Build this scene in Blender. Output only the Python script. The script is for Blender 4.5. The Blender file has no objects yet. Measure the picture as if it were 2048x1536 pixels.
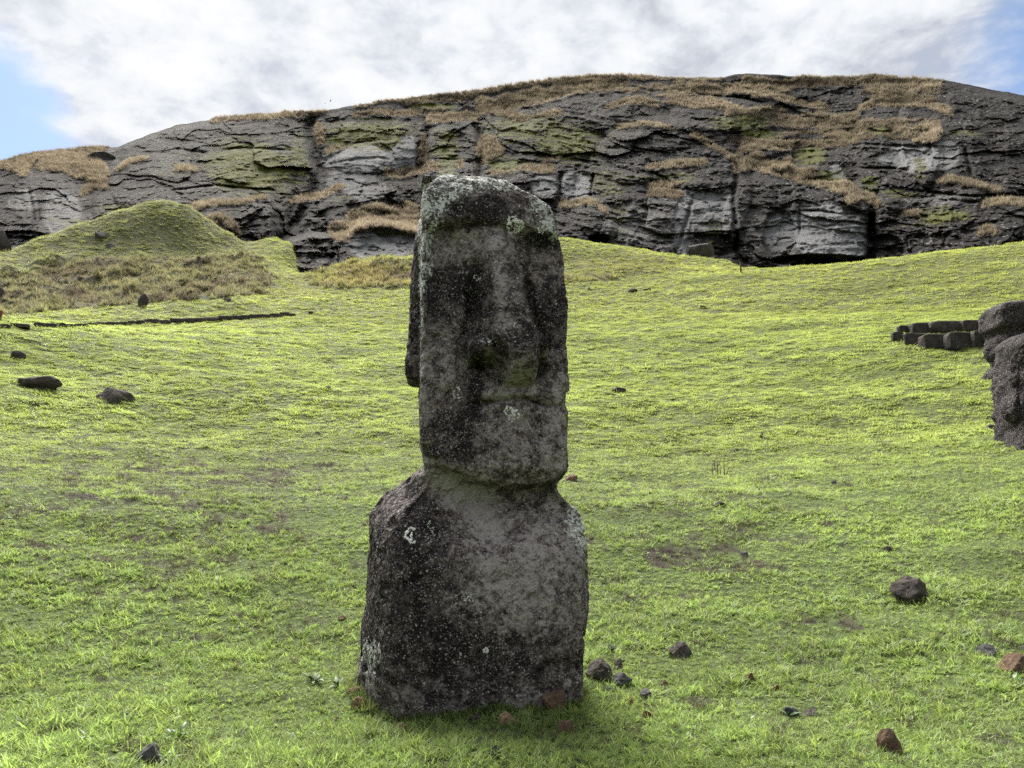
import bpy, bmesh, math, random
import numpy as np
from mathutils import Vector

# ------------------------------------------------------------------ camera, sky, sun, exposure
SC = bpy.context.scene
COL = SC.collection
F = 1550.0                      # focal length in pixels of the 2048 px wide photograph
EYE = np.array([0.0, 0.0, 1.6])
PITCH = math.radians(10.0)
cam_d = bpy.data.cameras.new('camera')
cam = bpy.data.objects.new('camera', cam_d)
COL.objects.link(cam)
cam.location = EYE
cam.rotation_euler = (math.pi / 2 + PITCH, 0, 0)
cam_d.sensor_width = 36.0
cam_d.lens = F / 2048 * 36.0
cam_d.clip_start = 0.1
cam_d.clip_end = 9000
SC.camera = cam

SUN_AZ, SUN_EL = math.radians(-20), math.radians(52)
SUN_DIR = Vector((math.sin(SUN_AZ) * math.cos(SUN_EL), math.cos(SUN_AZ) * math.cos(SUN_EL), math.sin(SUN_EL)))
sun_d = bpy.data.lights.new('sun', 'SUN')
sun_d.energy = 2.6
sun_d.angle = math.radians(40.0)
sun_d.color = (1.0, 0.95, 0.87)
sun = bpy.data.objects.new('sun', sun_d)
COL.objects.link(sun)
sun.rotation_euler = SUN_DIR.to_track_quat('Z', 'Y').to_euler()
sun.location = (-30, 60, 90)

SC.view_settings.view_transform = 'Standard'
SC.view_settings.look = 'None'
SC.view_settings.gamma = 1.0
SC.view_settings.use_curve_mapping = False
SC.view_settings.exposure = 2.5
SC.render.engine = 'CYCLES'
SC.cycles.max_bounces = 6
SC.cycles.sample_clamp_indirect = 0.5
SC.cycles.sample_clamp_direct = 2.0
SC.cycles.transparent_max_bounces = 4
SC.cycles.use_denoising = False


def pix_ray(u, v):
    """unit-forward ray(s) of photograph pixels"""
    u = np.asarray(u, float); v = np.asarray(v, float)
    a = (u - 1024) / F; b = (768 - v) / F
    cp, sp = math.cos(PITCH), math.sin(PITCH)
    return np.stack([a, cp - b * sp + 0 * a, sp + b * cp + 0 * a], -1)


def project(P):
    P = np.asarray(P, float) - EYE
    cp, sp = math.cos(PITCH), math.sin(PITCH)
    f = P[..., 1] * cp + P[..., 2] * sp
    up = -P[..., 1] * sp + P[..., 2] * cp
    f = np.where(f < 0.05, 0.05, f)
    return 1024 + F * P[..., 0] / f, 768 - F * up / f


class NT:
    """tiny helper to write node trees"""
    def __init__(self, tree):
        self.t = tree
        self.t.nodes.clear()

    def n(self, typ, ins=None, **props):
        nd = self.t.nodes.new(typ)
        for k, val in props.items():
            setattr(nd, k, val)
        for k, val in (ins or {}).items():
            s = nd.inputs[k]
            if isinstance(val, bpy.types.NodeSocket):
                self.t.links.new(val, s)
            else:
                s.default_value = val
        return nd

    def math(self, op, a, b=0.0, c=None, clamp=False):
        ins = {0: a, 1: b}
        if c is not None:
            ins[2] = c
        return self.n('ShaderNodeMath', ins, operation=op, use_clamp=clamp).outputs[0]

    def smooth(self, x, lo, hi):
        return self.n('ShaderNodeMapRange', {0: x, 1: lo, 2: hi, 3: 0.0, 4: 1.0}, interpolation_type='SMOOTHSTEP').outputs[0]

    def mix(self, f, a, b, blend='MIX'):
        nd = self.n('ShaderNodeMix', data_type='RGBA', blend_type=blend)
        for i, val in ((0, f), (6, a), (7, b)):
            if isinstance(val, bpy.types.NodeSocket):
                self.t.links.new(val, nd.inputs[i])
            else:
                nd.inputs[i].default_value = (*val, 1.0) if isinstance(val, tuple) and len(val) == 3 else val
        return nd.outputs[2]

    def noise(self, vec, scale, detail=5, rough=0.6, dist=0.0):
        return self.n('ShaderNodeTexNoise', {'Vector': vec, 'Scale': scale, 'Detail': detail, 'Roughness': rough, 'Distortion': dist}).outputs[0]

    def voro(self, vec, scale, out='Distance'):
        return self.n('ShaderNodeTexVoronoi', {'Vector': vec, 'Scale': scale}).outputs[out]

    def ramp(self, fac, stops):
        nd = self.n('ShaderNodeValToRGB', {0: fac})
        el = nd.color_ramp.elements
        while len(el) < len(stops):
            el.new(0.5)
        for e, (p, c) in zip(el, stops):
            e.position = p
            e.color = (*c, 1)
        return nd.outputs[0]

    def attr(self, name, typ='GEOMETRY', out='Fac'):
        return self.n('ShaderNodeAttribute', attribute_name=name, attribute_type=typ).outputs[out]


world = bpy.data.worlds.new('World')
SC.world = world
world.use_nodes = True
w = NT(world.node_tree)
sky = w.n('ShaderNodeTexSky', sky_type='NISHITA', sun_disc=False, sun_elevation=SUN_EL, sun_rotation=SUN_AZ % (2 * math.pi), air_density=1.0, dust_density=0.6)
gen = w.n('ShaderNodeTexCoord').outputs['Generated']
sep = w.n('ShaderNodeSeparateXYZ', {0: gen})
zz = w.math('ADD', w.math('MAXIMUM', sep.outputs[2], 0.0), 0.22)
flat = w.n('ShaderNodeCombineXYZ', {0: w.math('DIVIDE', sep.outputs[0], zz), 1: w.math('DIVIDE', sep.outputs[1], zz), 2: 0.0}).outputs[0]
big = w.noise(flat, 1.1, 5, 0.55, 0.3)
mid = w.noise(flat, 3.4, 8, 0.62, 0.6)
cell = w.noise(flat, 13.0, 6, 0.6, 0.2)


def sky_spot(u, v, inner, outer):
    d = pix_ray(u, v); d = d / np.linalg.norm(d)
    dot = w.n('ShaderNodeVectorMath', {0: gen, 1: tuple(d)}, operation='DOT_PRODUCT').outputs['Value']
    return w.smooth(dot, math.cos(math.radians(outer)), math.cos(math.radians(inner)))


cover = w.math('ADD', w.math('MULTIPLY', big, 1.3), w.math('MULTIPLY', mid, 0.5))
cover = w.math('ADD', cover, w.math('MULTIPLY', cell, 0.55))
gaps = w.math('ADD', sky_spot(-70, 235, 1.0, 6.8), w.math('MULTIPLY', sky_spot(2170, 90, 1.5, 7.6), 0.5))
cover = w.math('SUBTRACT', cover, w.math('MULTIPLY', gaps, 0.60))
cmask = w.smooth(cover, 0.60, 1.12)
glow = sky_spot(430, -120, 1.0, 34.0)
tone = w.math('ADD', w.math('MULTIPLY', mid, 0.8), w.math('ADD', w.math('MULTIPLY', big, 0.45), w.math('MULTIPLY', w.math('SUBTRACT', cell, 0.5), 0.70)))
tone = w.math('ADD', tone, w.math('MULTIPLY', glow, 0.06))
ccol = w.ramp(tone, [(0.44, (0.094, 0.100, 0.113)), (0.58, (0.130, 0.136, 0.147)), (0.70, (0.158, 0.162, 0.168)), (0.88, (0.180, 0.180, 0.180))])
sdot = w.n('ShaderNodeVectorMath', {0: gen, 1: tuple(SUN_DIR)}, operation='DOT_PRODUCT').outputs['Value']
aur = w.math('MULTIPLY_ADD', w.smooth(sdot, -1.0, 0.8), 0.22, 0.80)
ccol = w.mix(1.0, ccol, w.n('ShaderNodeCombineColor', {0: aur, 1: aur, 2: aur}).outputs[0], 'MULTIPLY')
ccol = w.mix(1.0, ccol, (10.0, 10.0, 10.0), 'MULTIPLY')
skyc = w.mix(1.0, sky.outputs[0], (0.27, 0.285, 0.30), 'MULTIPLY')
bg = w.n('ShaderNodeBackground', {0: w.mix(cmask, skyc, ccol), 1: 0.1})
w.n('ShaderNodeOutputWorld', {0: bg.outputs[0]})


# ------------------------------------------------------------------ helpers
def hash3(ix, iy, iz, seed):
    h = (ix * 374761393 + iy * 668265263 + iz * 1440662683 + seed * 974634777) & 0xFFFFFFFF
    h = ((h ^ (h >> 13)) * 1274126177) & 0xFFFFFFFF
    h = ((h ^ (h >> 15)) * 2246822519) & 0xFFFFFFFF
    return ((h ^ (h >> 16)) & 0xFFFFFF) / float(0xFFFFFF)


def vnoise(p, seed=0):
    i = np.floor(p).astype(np.int64)
    f = p - i
    f = f * f * f * (f * (f * 6 - 15) + 10)
    out = 0
    for dx in (0, 1):
        wx = f[..., 0] if dx else 1 - f[..., 0]
        for dy in (0, 1):
            wy = f[..., 1] if dy else 1 - f[..., 1]
            for dz in (0, 1):
                wz = f[..., 2] if dz else 1 - f[..., 2]
                out = out + wx * wy * wz * hash3(i[..., 0] + dx, i[..., 1] + dy, i[..., 2] + dz, seed)
    return out * 2 - 1


def fbm(p, octs=4, seed=0, gain=0.5):
    a, s, tot, out = 1.0, 1.0, 0.0, 0
    for o in range(octs):
        out = out + a * vnoise(p * s + o * 17.3, seed + o)
        tot += a
        a *= gain
        s *= 2.03
    return out / tot


def xyz(*c):
    c = np.broadcast_arrays(*c)
    return np.stack([np.asarray(q, float) for q in c], -1)


def sstep(x, lo, hi):
    t = np.clip((x - lo) / (hi - lo), 0, 1)
    return t * t * (3 - 2 * t)


def pchip(xs, ys, x):
    xs = np.asarray(xs, float); ys = np.asarray(ys, float)
    h = np.diff(xs); dl = np.diff(ys) / h
    m = np.zeros_like(xs)
    m[0], m[-1] = dl[0], dl[-1]
    for i in range(1, len(xs) - 1):
        if dl[i - 1] * dl[i] > 0:
            w1 = 2 * h[i] + h[i - 1]; w2 = h[i] + 2 * h[i - 1]
            m[i] = (w1 + w2) / (w1 / dl[i - 1] + w2 / dl[i])
    x = np.clip(x, xs[0], xs[-1])
    k = np.clip(np.searchsorted(xs, x) - 1, 0, len(xs) - 2)
    t = (x - xs[k]) / h[k]
    return ((2 * t**3 - 3 * t**2 + 1) * ys[k] + (t**3 - 2 * t**2 + t) * h[k] * m[k]
            + (-2 * t**3 + 3 * t**2) * ys[k + 1] + (t**3 - t**2) * h[k] * m[k + 1])


def np_mesh(name, verts, faces, mat=None, smooth=True):
    """faces: (n,4) or (n,3) int array"""
    me = bpy.data.meshes.new(name)
    verts = np.asarray(verts, np.float32); faces = np.asarray(faces, np.int32)
    n, k = faces.shape
    me.vertices.add(len(verts)); me.vertices.foreach_set('co', verts.ravel())
    me.loops.add(n * k); me.loops.foreach_set('vertex_index', faces.ravel())
    me.polygons.add(n)
    me.polygons.foreach_set('loop_start', np.arange(0, n * k, k, dtype=np.int32))
    me.polygons.foreach_set('loop_total', np.full(n, k, np.int32))
    me.polygons.foreach_set('use_smooth', np.full(n, smooth, bool))
    me.update(calc_edges=True)
    if mat:
        me.materials.append(mat)
    return me


def set_attr(me, name, arr, typ='FLOAT'):
    a = me.attributes.new(name, typ, 'POINT')
    arr = np.asarray(arr, np.float32)
    a.data.foreach_set('vector' if typ == 'FLOAT_VECTOR' else 'value', arr.ravel())


def link(name, me, parent=None):
    o = bpy.data.objects.new(name, me)
    COL.objects.link(o)
    if parent:
        o.parent = parent
    return o


def tag(o, label=None, cat=None, group=None, kind=None):
    for k, val in (('label', label), ('category', cat), ('group', group), ('kind', kind)):
        if val:
            o[k] = val
    return o


def grid_faces(nr, nc, wrap=False):
    r = np.arange(nr - 1)[:, None]
    c = np.arange(nc if wrap else nc - 1)[None, :]
    c2 = (c + 1) % nc
    return np.stack([r * nc + c, r * nc + c2, (r + 1) * nc + c2, (r + 1) * nc + c], -1).reshape(-1, 4)


def new_mat(name):
    m = bpy.data.materials.new(name)
    m.use_nodes = True
    return m, NT(m.node_tree)


def finish(t, color, bump=None, strength=0.6, dist=0.02, rough=0.95, spec=0.15):
    ins = {'Base Color': color, 'Roughness': rough, 'Specular IOR Level': spec}
    if bump is not None:
        ins['Normal'] = t.n('ShaderNodeBump', {'Height': bump, 'Strength': strength, 'Distance': dist}).outputs[0]
    t.n('ShaderNodeOutputMaterial', {0: t.n('ShaderNodeBsdfPrincipled', ins).outputs[0]})


def rnd(seed):
    return np.random.default_rng(seed)


# ------------------------------------------------------------------ materials
# dark lichen-specked tuff of the carved statues
MOAI, t = new_mat('weathered_tuff')
co = t.n('ShaderNodeTexCoord').outputs['Object']
n1 = t.noise(co, 3.2, 8, 0.68, 0.3)
n2 = t.noise(co, 17.0, 7, 0.7)
n3 = t.noise(co, 46.0, 2, 0.6)
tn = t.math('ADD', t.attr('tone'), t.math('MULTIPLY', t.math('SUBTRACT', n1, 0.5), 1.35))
tn = t.math('ADD', tn, t.math('MULTIPLY', t.math('SUBTRACT', n2, 0.5), 2.4))
tn = t.math('ADD', tn, t.math('MULTIPLY', t.math('SUBTRACT', n3, 0.5), 1.35))
blot = t.math('SUBTRACT', t.smooth(t.noise(co, 7.5, 5, 0.65, 0.5), 0.44, 0.54), 0.5)
tn = t.math('ADD', tn, t.math('MULTIPLY', blot, 0.42))
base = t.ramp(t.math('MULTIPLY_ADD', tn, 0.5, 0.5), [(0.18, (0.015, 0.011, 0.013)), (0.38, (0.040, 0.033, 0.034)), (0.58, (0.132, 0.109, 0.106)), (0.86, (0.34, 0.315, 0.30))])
warp = t.n('ShaderNodeVectorMath', {0: co, 1: t.n('ShaderNodeVectorMath', {0: t.n('ShaderNodeTexNoise', {'Vector': co, 'Scale': 30.0}).outputs['Color'], 1: (0.03, 0.03, 0.03)}, operation='MULTIPLY').outputs[0]}, operation='ADD').outputs[0]
v1 = t.n('ShaderNodeTexVoronoi', {'Vector': warp, 'Scale': 24.0})
size1 = t.math('MULTIPLY', t.n('ShaderNodeSeparateColor', {0: v1.outputs['Color']}).outputs[0], 0.26)
sp1 = t.math('LESS_THAN', v1.outputs['Distance'], t.math('SUBTRACT', size1, 0.0))
v2 = t.n('ShaderNodeTexVoronoi', {'Vector': co, 'Scale': 52.0})
size2 = t.math('MULTIPLY', t.n('ShaderNodeSeparateColor', {0: v2.outputs['Color']}).outputs[1], 0.42)
sp2 = t.math('LESS_THAN', v2.outputs['Distance'], t.math('SUBTRACT', size2, 0.03))
v3 = t.n('ShaderNodeTexVoronoi', {'Vector': co, 'Scale': 95.0})
size3 = t.math('MULTIPLY', t.n('ShaderNodeSeparateColor', {0: v3.outputs['Color']}).outputs[2], 0.5)
sp3 = t.math('MULTIPLY', t.math('LESS_THAN', v3.outputs['Distance'], t.math('SUBTRACT', size3, 0.10)), 0.55)
sp1 = t.math('MAXIMUM', sp1, sp3)
spk = t.math('MULTIPLY', t.math('MAXIMUM', sp1, t.math('MULTIPLY', sp2, 0.8)), t.smooth(t.noise(co, 6.0, 4), 0.22, 0.52))
base = t.mix(t.math('MULTIPLY', spk, 0.70), base, (0.50, 0.48, 0.45))
la = t.math('ADD', t.attr('lichen'), t.math('MULTIPLY', t.math('SUBTRACT', t.noise(co, 9.0, 7, 0.75), 0.5), 3.4))
la = t.math('ADD', la, t.math('MULTIPLY', t.math('SUBTRACT', t.noise(co, 38.0, 4, 0.7), 0.5), 2.6))
lm = t.smooth(la, 0.50, 0.66)
lcol = t.mix(t.noise(co, 30.0, 3), (0.42, 0.44, 0.40), (0.74, 0.76, 0.72))
base = t.mix(lm, base, lcol)
hgt = t.math('ADD', t.math('MULTIPLY', n2, 0.9), t.math('MULTIPLY', n3, 0.6))
hgt = t.math('ADD', hgt, t.math('ADD', t.math('MULTIPLY', spk, 0.12), t.math('MULTIPLY', lm, 0.2)))
pit = t.smooth(t.voro(co, 19.0), 0.0, 0.30)
hgt = t.math('ADD', hgt, t.math('MULTIPLY', pit, 0.35))
finish(t, base, hgt, 1.0, 0.04)

LICHEN, t = new_mat('white_lichen_crust')
co = t.n('ShaderNodeTexCoord').outputs['Object']
k = t.noise(co, 60.0, 5, 0.7)
finish(t, t.mix(t.smooth(k, 0.35, 0.65), (0.50, 0.50, 0.48), (0.86, 0.87, 0.84)), k, 0.7, 0.01)


def rock_mat(name, dark, light, speck, scale=1.0, sp=0.6):
    m, t = new_mat(name)
    co = t.n('ShaderNodeTexCoord').outputs['Object']
    a = t.noise(co, 5.0 * scale, 8, 0.7, 0.3)
    b = t.noise(co, 32.0 * scale, 5, 0.7)
    f = t.math('ADD', t.math('MULTIPLY', a, 0.6), t.math('MULTIPLY', b, 0.4))
    c = t.mix(t.smooth(f, 0.34, 0.66), dark, light)
    vv = t.n('ShaderNodeTexVoronoi', {'Vector': co, 'Scale': 30.0 * scale})
    sm = t.math('LESS_THAN', vv.outputs['Distance'], t.math('MULTIPLY', t.n('ShaderNodeSeparateColor', {0: vv.outputs['Color']}).outputs[0], 0.25))
    sm = t.math('MULTIPLY', sm, t.smooth(t.noise(co, 4.0 * scale, 3), 0.42, 0.6))
    c = t.mix(t.math('MULTIPLY', sm, sp), c, speck)
    pits = t.smooth(t.voro(co, 22.0 * scale), 0.0, 0.35)
    finish(t, c, t.math('ADD', t.math('ADD', a, b), t.math('MULTIPLY', pits, 0.5)), 0.9, 0.03 / scale)
    return m


ROCK_DARK = rock_mat('dark_basalt', (0.024, 0.021, 0.019), (0.095, 0.083, 0.074), (0.34, 0.34, 0.31), 1.0, 0.8)
ROCK_GREY = rock_mat('grey_stone', (0.040, 0.040, 0.044), (0.125, 0.122, 0.122), (0.24, 0.24, 0.23), 2.0, 0.3)
ROCK_BROWN = rock_mat('brown_scoria', (0.060, 0.040, 0.029), (0.190, 0.125, 0.085), (0.20, 0.16, 0.12), 2.0, 0.3)
ROCK_TAN = rock_mat('tan_stone', (0.15, 0.10, 0.06), (0.40, 0.29, 0.18), (0.30, 0.24, 0.16), 2.0, 0.3)
ROCK_RED = rock_mat('red_scoria', (0.075, 0.034, 0.019), (0.19, 0.088, 0.050), (0.24, 0.16, 0.12), 3.0, 0.2)
ROCK_FAR = rock_mat('dark_wall_stone', (0.024, 0.022, 0.021), (0.095, 0.086, 0.080), (0.24, 0.24, 0.22), 0.4, 0.5)
ROCK_HILL = rock_mat('dark_hill_boulder', (0.035, 0.032, 0.032), (0.105, 0.098, 0.095), (0.24, 0.24, 0.22), 0.15, 0.6)

# grass blades: colour comes from the tuft each blade belongs to
GRASS, t = new_mat('grass_blades')
tint = t.attr('tint', 'INSTANCER', 'Color')
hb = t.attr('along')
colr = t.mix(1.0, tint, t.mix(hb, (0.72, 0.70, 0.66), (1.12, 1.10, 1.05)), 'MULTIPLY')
trc = t.mix(1.0, colr, (1.08, 1.07, 0.90), 'MULTIPLY')
pb = t.n('ShaderNodeBsdfPrincipled', {'Base Color': colr, 'Roughness': 0.5, 'Specular IOR Level': 0.35}).outputs[0]
tr = t.n('ShaderNodeBsdfTranslucent', {'Color': trc}).outputs[0]
t.n('ShaderNodeOutputMaterial', {0: t.n('ShaderNodeMixShader', {0: 0.5, 1: pb, 2: tr}).outputs[0]})

LEAF, t = new_mat('broad_leaf')
co = t.n('ShaderNodeTexCoord').outputs['Object']
lc = t.mix(t.noise(co, 20.0, 3), (0.045, 0.105, 0.026), (0.085, 0.165, 0.045))
pb = t.n('ShaderNodeBsdfPrincipled', {'Base Color': lc, 'Roughness': 0.4, 'Specular IOR Level': 0.5}).outputs[0]
tr = t.n('ShaderNodeBsdfTranslucent', {'Color': t.mix(1.0, lc, (1.3, 1.25, 0.8), 'MULTIPLY')}).outputs[0]
t.n('ShaderNodeOutputMaterial', {0: t.n('ShaderNodeMixShader', {0: 0.35, 1: pb, 2: tr}).outputs[0]})

LEAF_PALE, t = new_mat('pale_leaf')
co = t.n('ShaderNodeTexCoord').outputs['Object']
lc = t.mix(t.noise(co, 20.0, 3), (0.055, 0.095, 0.045), (0.105, 0.155, 0.080))
finish(t, lc, None, rough=0.6)

STALK, t = new_mat('dry_stalk')
co = t.n('ShaderNodeTexCoord').outputs['Object']
finish(t, t.mix(t.noise(co, 25.0, 4), (0.11, 0.085, 0.05), (0.30, 0.25, 0.16)), None)

WOOD, t = new_mat('weathered_wood')
co = t.n('ShaderNodeTexCoord').outputs['Object']
finish(t, t.mix(t.noise(co, 12.0, 4), (0.05, 0.035, 0.022), (0.14, 0.10, 0.06)), None)

SIGNRED, t = new_mat('dull_red_paint')
co = t.n('ShaderNodeTexCoord').outputs['Object']
finish(t, t.mix(t.noise(co, 6.0, 4), (0.16, 0.05, 0.035), (0.24, 0.085, 0.06)), None)

FEATHER, t = new_mat('dark_feather')
co = t.n('ShaderNodeTexCoord').outputs['Object']
finish(t, t.mix(t.noise(co, 8.0, 3), (0.02, 0.018, 0.016), (0.06, 0.052, 0.045)), None)

# turf under the blades
TURF, t = new_mat('turf_ground')
co = t.n('ShaderNodeTexCoord').outputs['Object']
g1 = t.noise(co, 0.9, 8, 0.7)
g2 = t.noise(co, 9.0, 6, 0.7)
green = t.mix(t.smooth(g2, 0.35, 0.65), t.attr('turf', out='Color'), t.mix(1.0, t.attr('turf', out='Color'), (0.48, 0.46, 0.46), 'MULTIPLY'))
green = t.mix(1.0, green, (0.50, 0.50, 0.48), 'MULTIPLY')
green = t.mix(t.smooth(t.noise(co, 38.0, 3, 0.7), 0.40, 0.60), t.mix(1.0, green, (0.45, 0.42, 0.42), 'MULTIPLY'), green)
soil = t.mix(g2, (0.020, 0.016, 0.011), (0.055, 0.046, 0.032))
fsoil = t.math('ADD', t.attr('bare'), t.math('MULTIPLY', t.math('SUBTRACT', t.math('ADD', t.math('MULTIPLY', g1, 0.5), t.math('MULTIPLY', g2, 0.5)), 0.5), 1.6))
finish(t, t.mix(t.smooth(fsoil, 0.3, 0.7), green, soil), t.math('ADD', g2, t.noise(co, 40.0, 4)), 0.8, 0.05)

# layered volcanic rock of the hill
CLIFF, t = new_mat('layered_tuff')
co = t.n('ShaderNodeTexCoord').outputs['Object']
stretch = t.n('ShaderNodeMapping', {'Vector': co, 'Scale': (0.16, 0.16, 1.0)}).outputs[0]
c1 = t.noise(co, 0.16, 8, 0.68, 0.2)
c2 = t.noise(stretch, 1.1, 7, 0.66, 0.3)
c3 = t.noise(co, 1.4, 6, 0.72)
f = t.math('ADD', t.math('MULTIPLY', c1, 0.45), t.math('ADD', t.math('MULTIPLY', c2, 0.35), t.math('MULTIPLY', c3, 0.3)))
f = t.math('ADD', f, t.math('MULTIPLY', t.attr('pale'), 0.40))
f = t.math('MULTIPLY_ADD', t.math('SUBTRACT', f, 0.57), 1.45, 0.55)
rockc = t.ramp(f, [(0.36, (0.008, 0.007, 0.008)), (0.56, (0.024, 0.021, 0.021)), (0.74, (0.066, 0.061, 0.060)), (1.0, (0.21, 0.212, 0.22))])
vv = t.n('ShaderNodeTexVoronoi', {'Vector': co, 'Scale': 1.25})
rs = t.n('ShaderNodeSeparateColor', {0: vv.outputs['Color']})
lsp = t.math('LESS_THAN', vv.outputs['Distance'], t.math('MULTIPLY', rs.outputs[0], 0.42))
lsp = t.math('MULTIPLY', lsp, t.smooth(t.noise(co, 0.13, 6, 0.7), 0.36, 0.58))
rockc = t.mix(t.math('MULTIPLY', lsp, 0.85), rockc, (0.24, 0.245, 0.23))
mossf = t.math('ADD', t.math('MULTIPLY', t.attr('moss'), 0.82), t.math('MULTIPLY', t.math('SUBTRACT', t.math('ADD', t.math('MULTIPLY', c2, 0.7), t.math('MULTIPLY', c3, 0.3)), 0.5), 4.2))
mossc = t.mix(t.smooth(c3, 0.35, 0.65), (0.050, 0.056, 0.012), (0.150, 0.158, 0.036))
rockc = t.mix(t.smooth(mossf, 0.40, 0.68), rockc, mossc)
dryf = t.math('ADD', t.attr('dry'), t.math('MULTIPLY', t.math('SUBTRACT', c3, 0.5), 1.2))
dryc = t.mix(t.smooth(t.noise(co, 0.5, 6, 0.7), 0.35, 0.65), (0.095, 0.078, 0.066), (0.195, 0.165, 0.142))
rockc = t.mix(t.smooth(dryf, 0.42, 0.62), rockc, dryc)
finish(t, rockc, t.math('ADD', t.math('MULTIPLY', c2, 1.2), t.math('ADD', c3, t.math('MULTIPLY', t.noise(co, 4.0, 4, 0.7), 0.6))), 1.0, 0.8)

# ------------------------------------------------------------------ the meadow
COLS = {
    -300: [(70, 660), (80, 640), (100, 580), (118, 520), (122, 510)],
    0: [(70, 652), (77, 634), (82, 628), (100, 560), (112, 515), (120, 500)],
    70: [(70, 650), (77, 629), (82, 623), (100, 560), (111, 512), (121, 470)],
    150: [(70, 648), (77, 624), (82, 617), (100, 560), (110, 510), (122, 442)],
    230: [(70, 645), (77, 617), (83, 608), (100, 555), (110, 507), (123, 414)],
    272: [(70, 644), (77, 613), (83, 604), (100, 552), (110, 506), (124, 405)],
    310: [(70, 642), (77, 610), (84, 600), (100, 550), (110, 505), (124, 403)],
    355: [(70, 640), (77, 605), (85, 596), (100, 549), (110, 505), (123, 409)],
    400: [(70, 638), (78, 601), (86, 592), (100, 548), (110, 505), (122, 442)],
    440: [(70, 637), (78, 597), (86, 589), (100, 546), (111, 507), (123, 466)],
    480: [(70, 636), (78, 594), (86, 586), (100, 545), (112, 512), (124, 488)],
    540: [(70, 634), (85, 588), (100, 552), (112, 515), (125, 476)],
    570: [(70, 633), (85, 587), (100, 553), (110, 530), (120, 482)],
    612: [(70, 632), (85, 585), (96, 560), (103, 547)],
    700: [(70, 631), (85, 582), (95, 555), (102, 525)],
    780: [(70, 630), (85, 580), (93, 550), (100, 514)],
    840: [(70, 630), (85, 578), (95, 540), (102, 508)],
    1000: [(70, 628), (85, 580), (100, 520), (112, 490)],
    1130: [(70, 626), (85, 575), (100, 525), (115, 478)],
    1250: [(70, 624), (85, 570), (100, 525), (114, 493)],
    1450: [(70, 620), (85, 568), (100, 535), (108, 518)],
    1550: [(70, 616), (85, 562), (98, 537)],
    1750: [(70, 612), (85, 550), (97, 524)],
    1900: [(70, 605), (85, 535), (98, 501)],
    2048: [(68, 605), (85, 525), (98, 484)],
    2350: [(68, 600), (85, 515), (98, 470)],
}


def ray_at(u, v, d):
    r = pix_ray(u, v)
    k = d / math.hypot(r[0], r[1])
    return EYE + r * k


NEAR = [(16, 1003), (18.5, 968), (26, 886), (33, 800), (50, 700)]
near_d = [0.5, 3, 5.5, 7.0, 8.5, 10.5, 13]
near_z = [-0.10, -0.06, -0.02, 0.0, 0.13, 0.50, 1.15]
DT = np.concatenate([[0.0], np.geomspace(0.5, 4000, 900)])
az_k, ztab, dend = [], [], []
for u, prof in COLS.items():
    dd = list(near_d); zz_ = list(near_z)
    for d, v in NEAR:
        dd.append(d); zz_.append(ray_at(1024, v, d)[2])
    for d, v in prof:
        dd.append(d); zz_.append(ray_at(u, v, d)[2])
    D = dd[-1]
    dd += [D + 3, D + 8, D + 60, 4000]
    zz_ += [zz_[-1] + 0.5, zz_[-1] + 0.3, zz_[-1] - 8, zz_[-1] - 60]
    r = pix_ray(u, 650)
    az_k.append(math.atan2(r[0], r[1])); dend.append(D)
    ztab.append(pchip(dd, zz_, DT))
# beyond the frame the slope dies away and the ground behind the viewer falls gently
low = pchip([0, 5, 20, 100, 400, 4000], [-0.1, -0.12, -1.2, -9, -30, -40], DT)
side = pchip([0, 5, 20, 100, 400, 4000], [-0.1, -0.05, 0.6, 6, 8, -30], DT)
az_k = [-math.pi, -2.2, -1.4] + az_k + [1.4, 2.2, math.pi]
ztab = np.array([low, low, side] + ztab + [side, low, low])
az_k = np.array(az_k)


def ground_base(x, y):
    d = np.hypot(x, y); az = np.arctan2(x, y)
    k = np.clip(np.searchsorted(az_k, az) - 1, 0, len(az_k) - 2)
    t = np.clip((az - az_k[k]) / (az_k[k + 1] - az_k[k]), 0, 1)
    t = t * t * (3 - 2 * t) * 0.5 + t * 0.5
    j = np.clip(np.searchsorted(DT, d) - 1, 0, len(DT) - 2)
    s = np.clip((d - DT[j]) / (DT[j + 1] - DT[j]), 0, 1)
    za = ztab[k, j] * (1 - s) + ztab[k, j + 1] * s
    zb = ztab[k + 1, j] * (1 - s) + ztab[k + 1, j + 1] * s
    return za * (1 - t) + zb * t


TUSS_EDGE = ([-400, 0, 280, 400, 520, 560, 640, 845, 1130, 1300, 1480], [655, 634, 611, 601, 592, 588, 580, 577, 572, 552, 530])


def ell(u, v, cx, cy, rx, ry):
    return np.exp(-(((u - cx) / rx) ** 2 + ((v - cy) / ry) ** 2))


def region_masks(x, y, z):
    """brown tussock slope, olive mound, pale dry bank: places on the hill foot"""
    u, v = project(xyz(x, y, z))
    d = np.hypot(x, y)
    edge = np.interp(u, *TUSS_EDGE)
    far = sstep(d, 72, 80)
    above = sstep(edge - v, 0, 5) * far
    pn = fbm(xyz(x * 0.13, y * 0.13, 0 * x), 4, 23, 0.6)
    tuss = above * sstep(560 + 90 * pn - u, 0, 50) * sstep(v - 512 + 55 * pn, 0, 26)
    mound = above * sstep(560 - u, 0, 60) * sstep(u - u + 620 - v, 0, 20)
    bank = above * np.clip(ell(u, v, 745, 555, 110, 34) * 1.5, 0, 1)
    bank = np.maximum(bank, above * np.clip(ell(u, v, 1180, 560, 110, 9) * 1.2, 0, 1) * 0.5)
    rough = above * np.clip(ell(u, v, 1220, 532, 130, 22), 0, 1) * 0.6
    return u, v, d, tuss, mound, bank, rough


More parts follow.
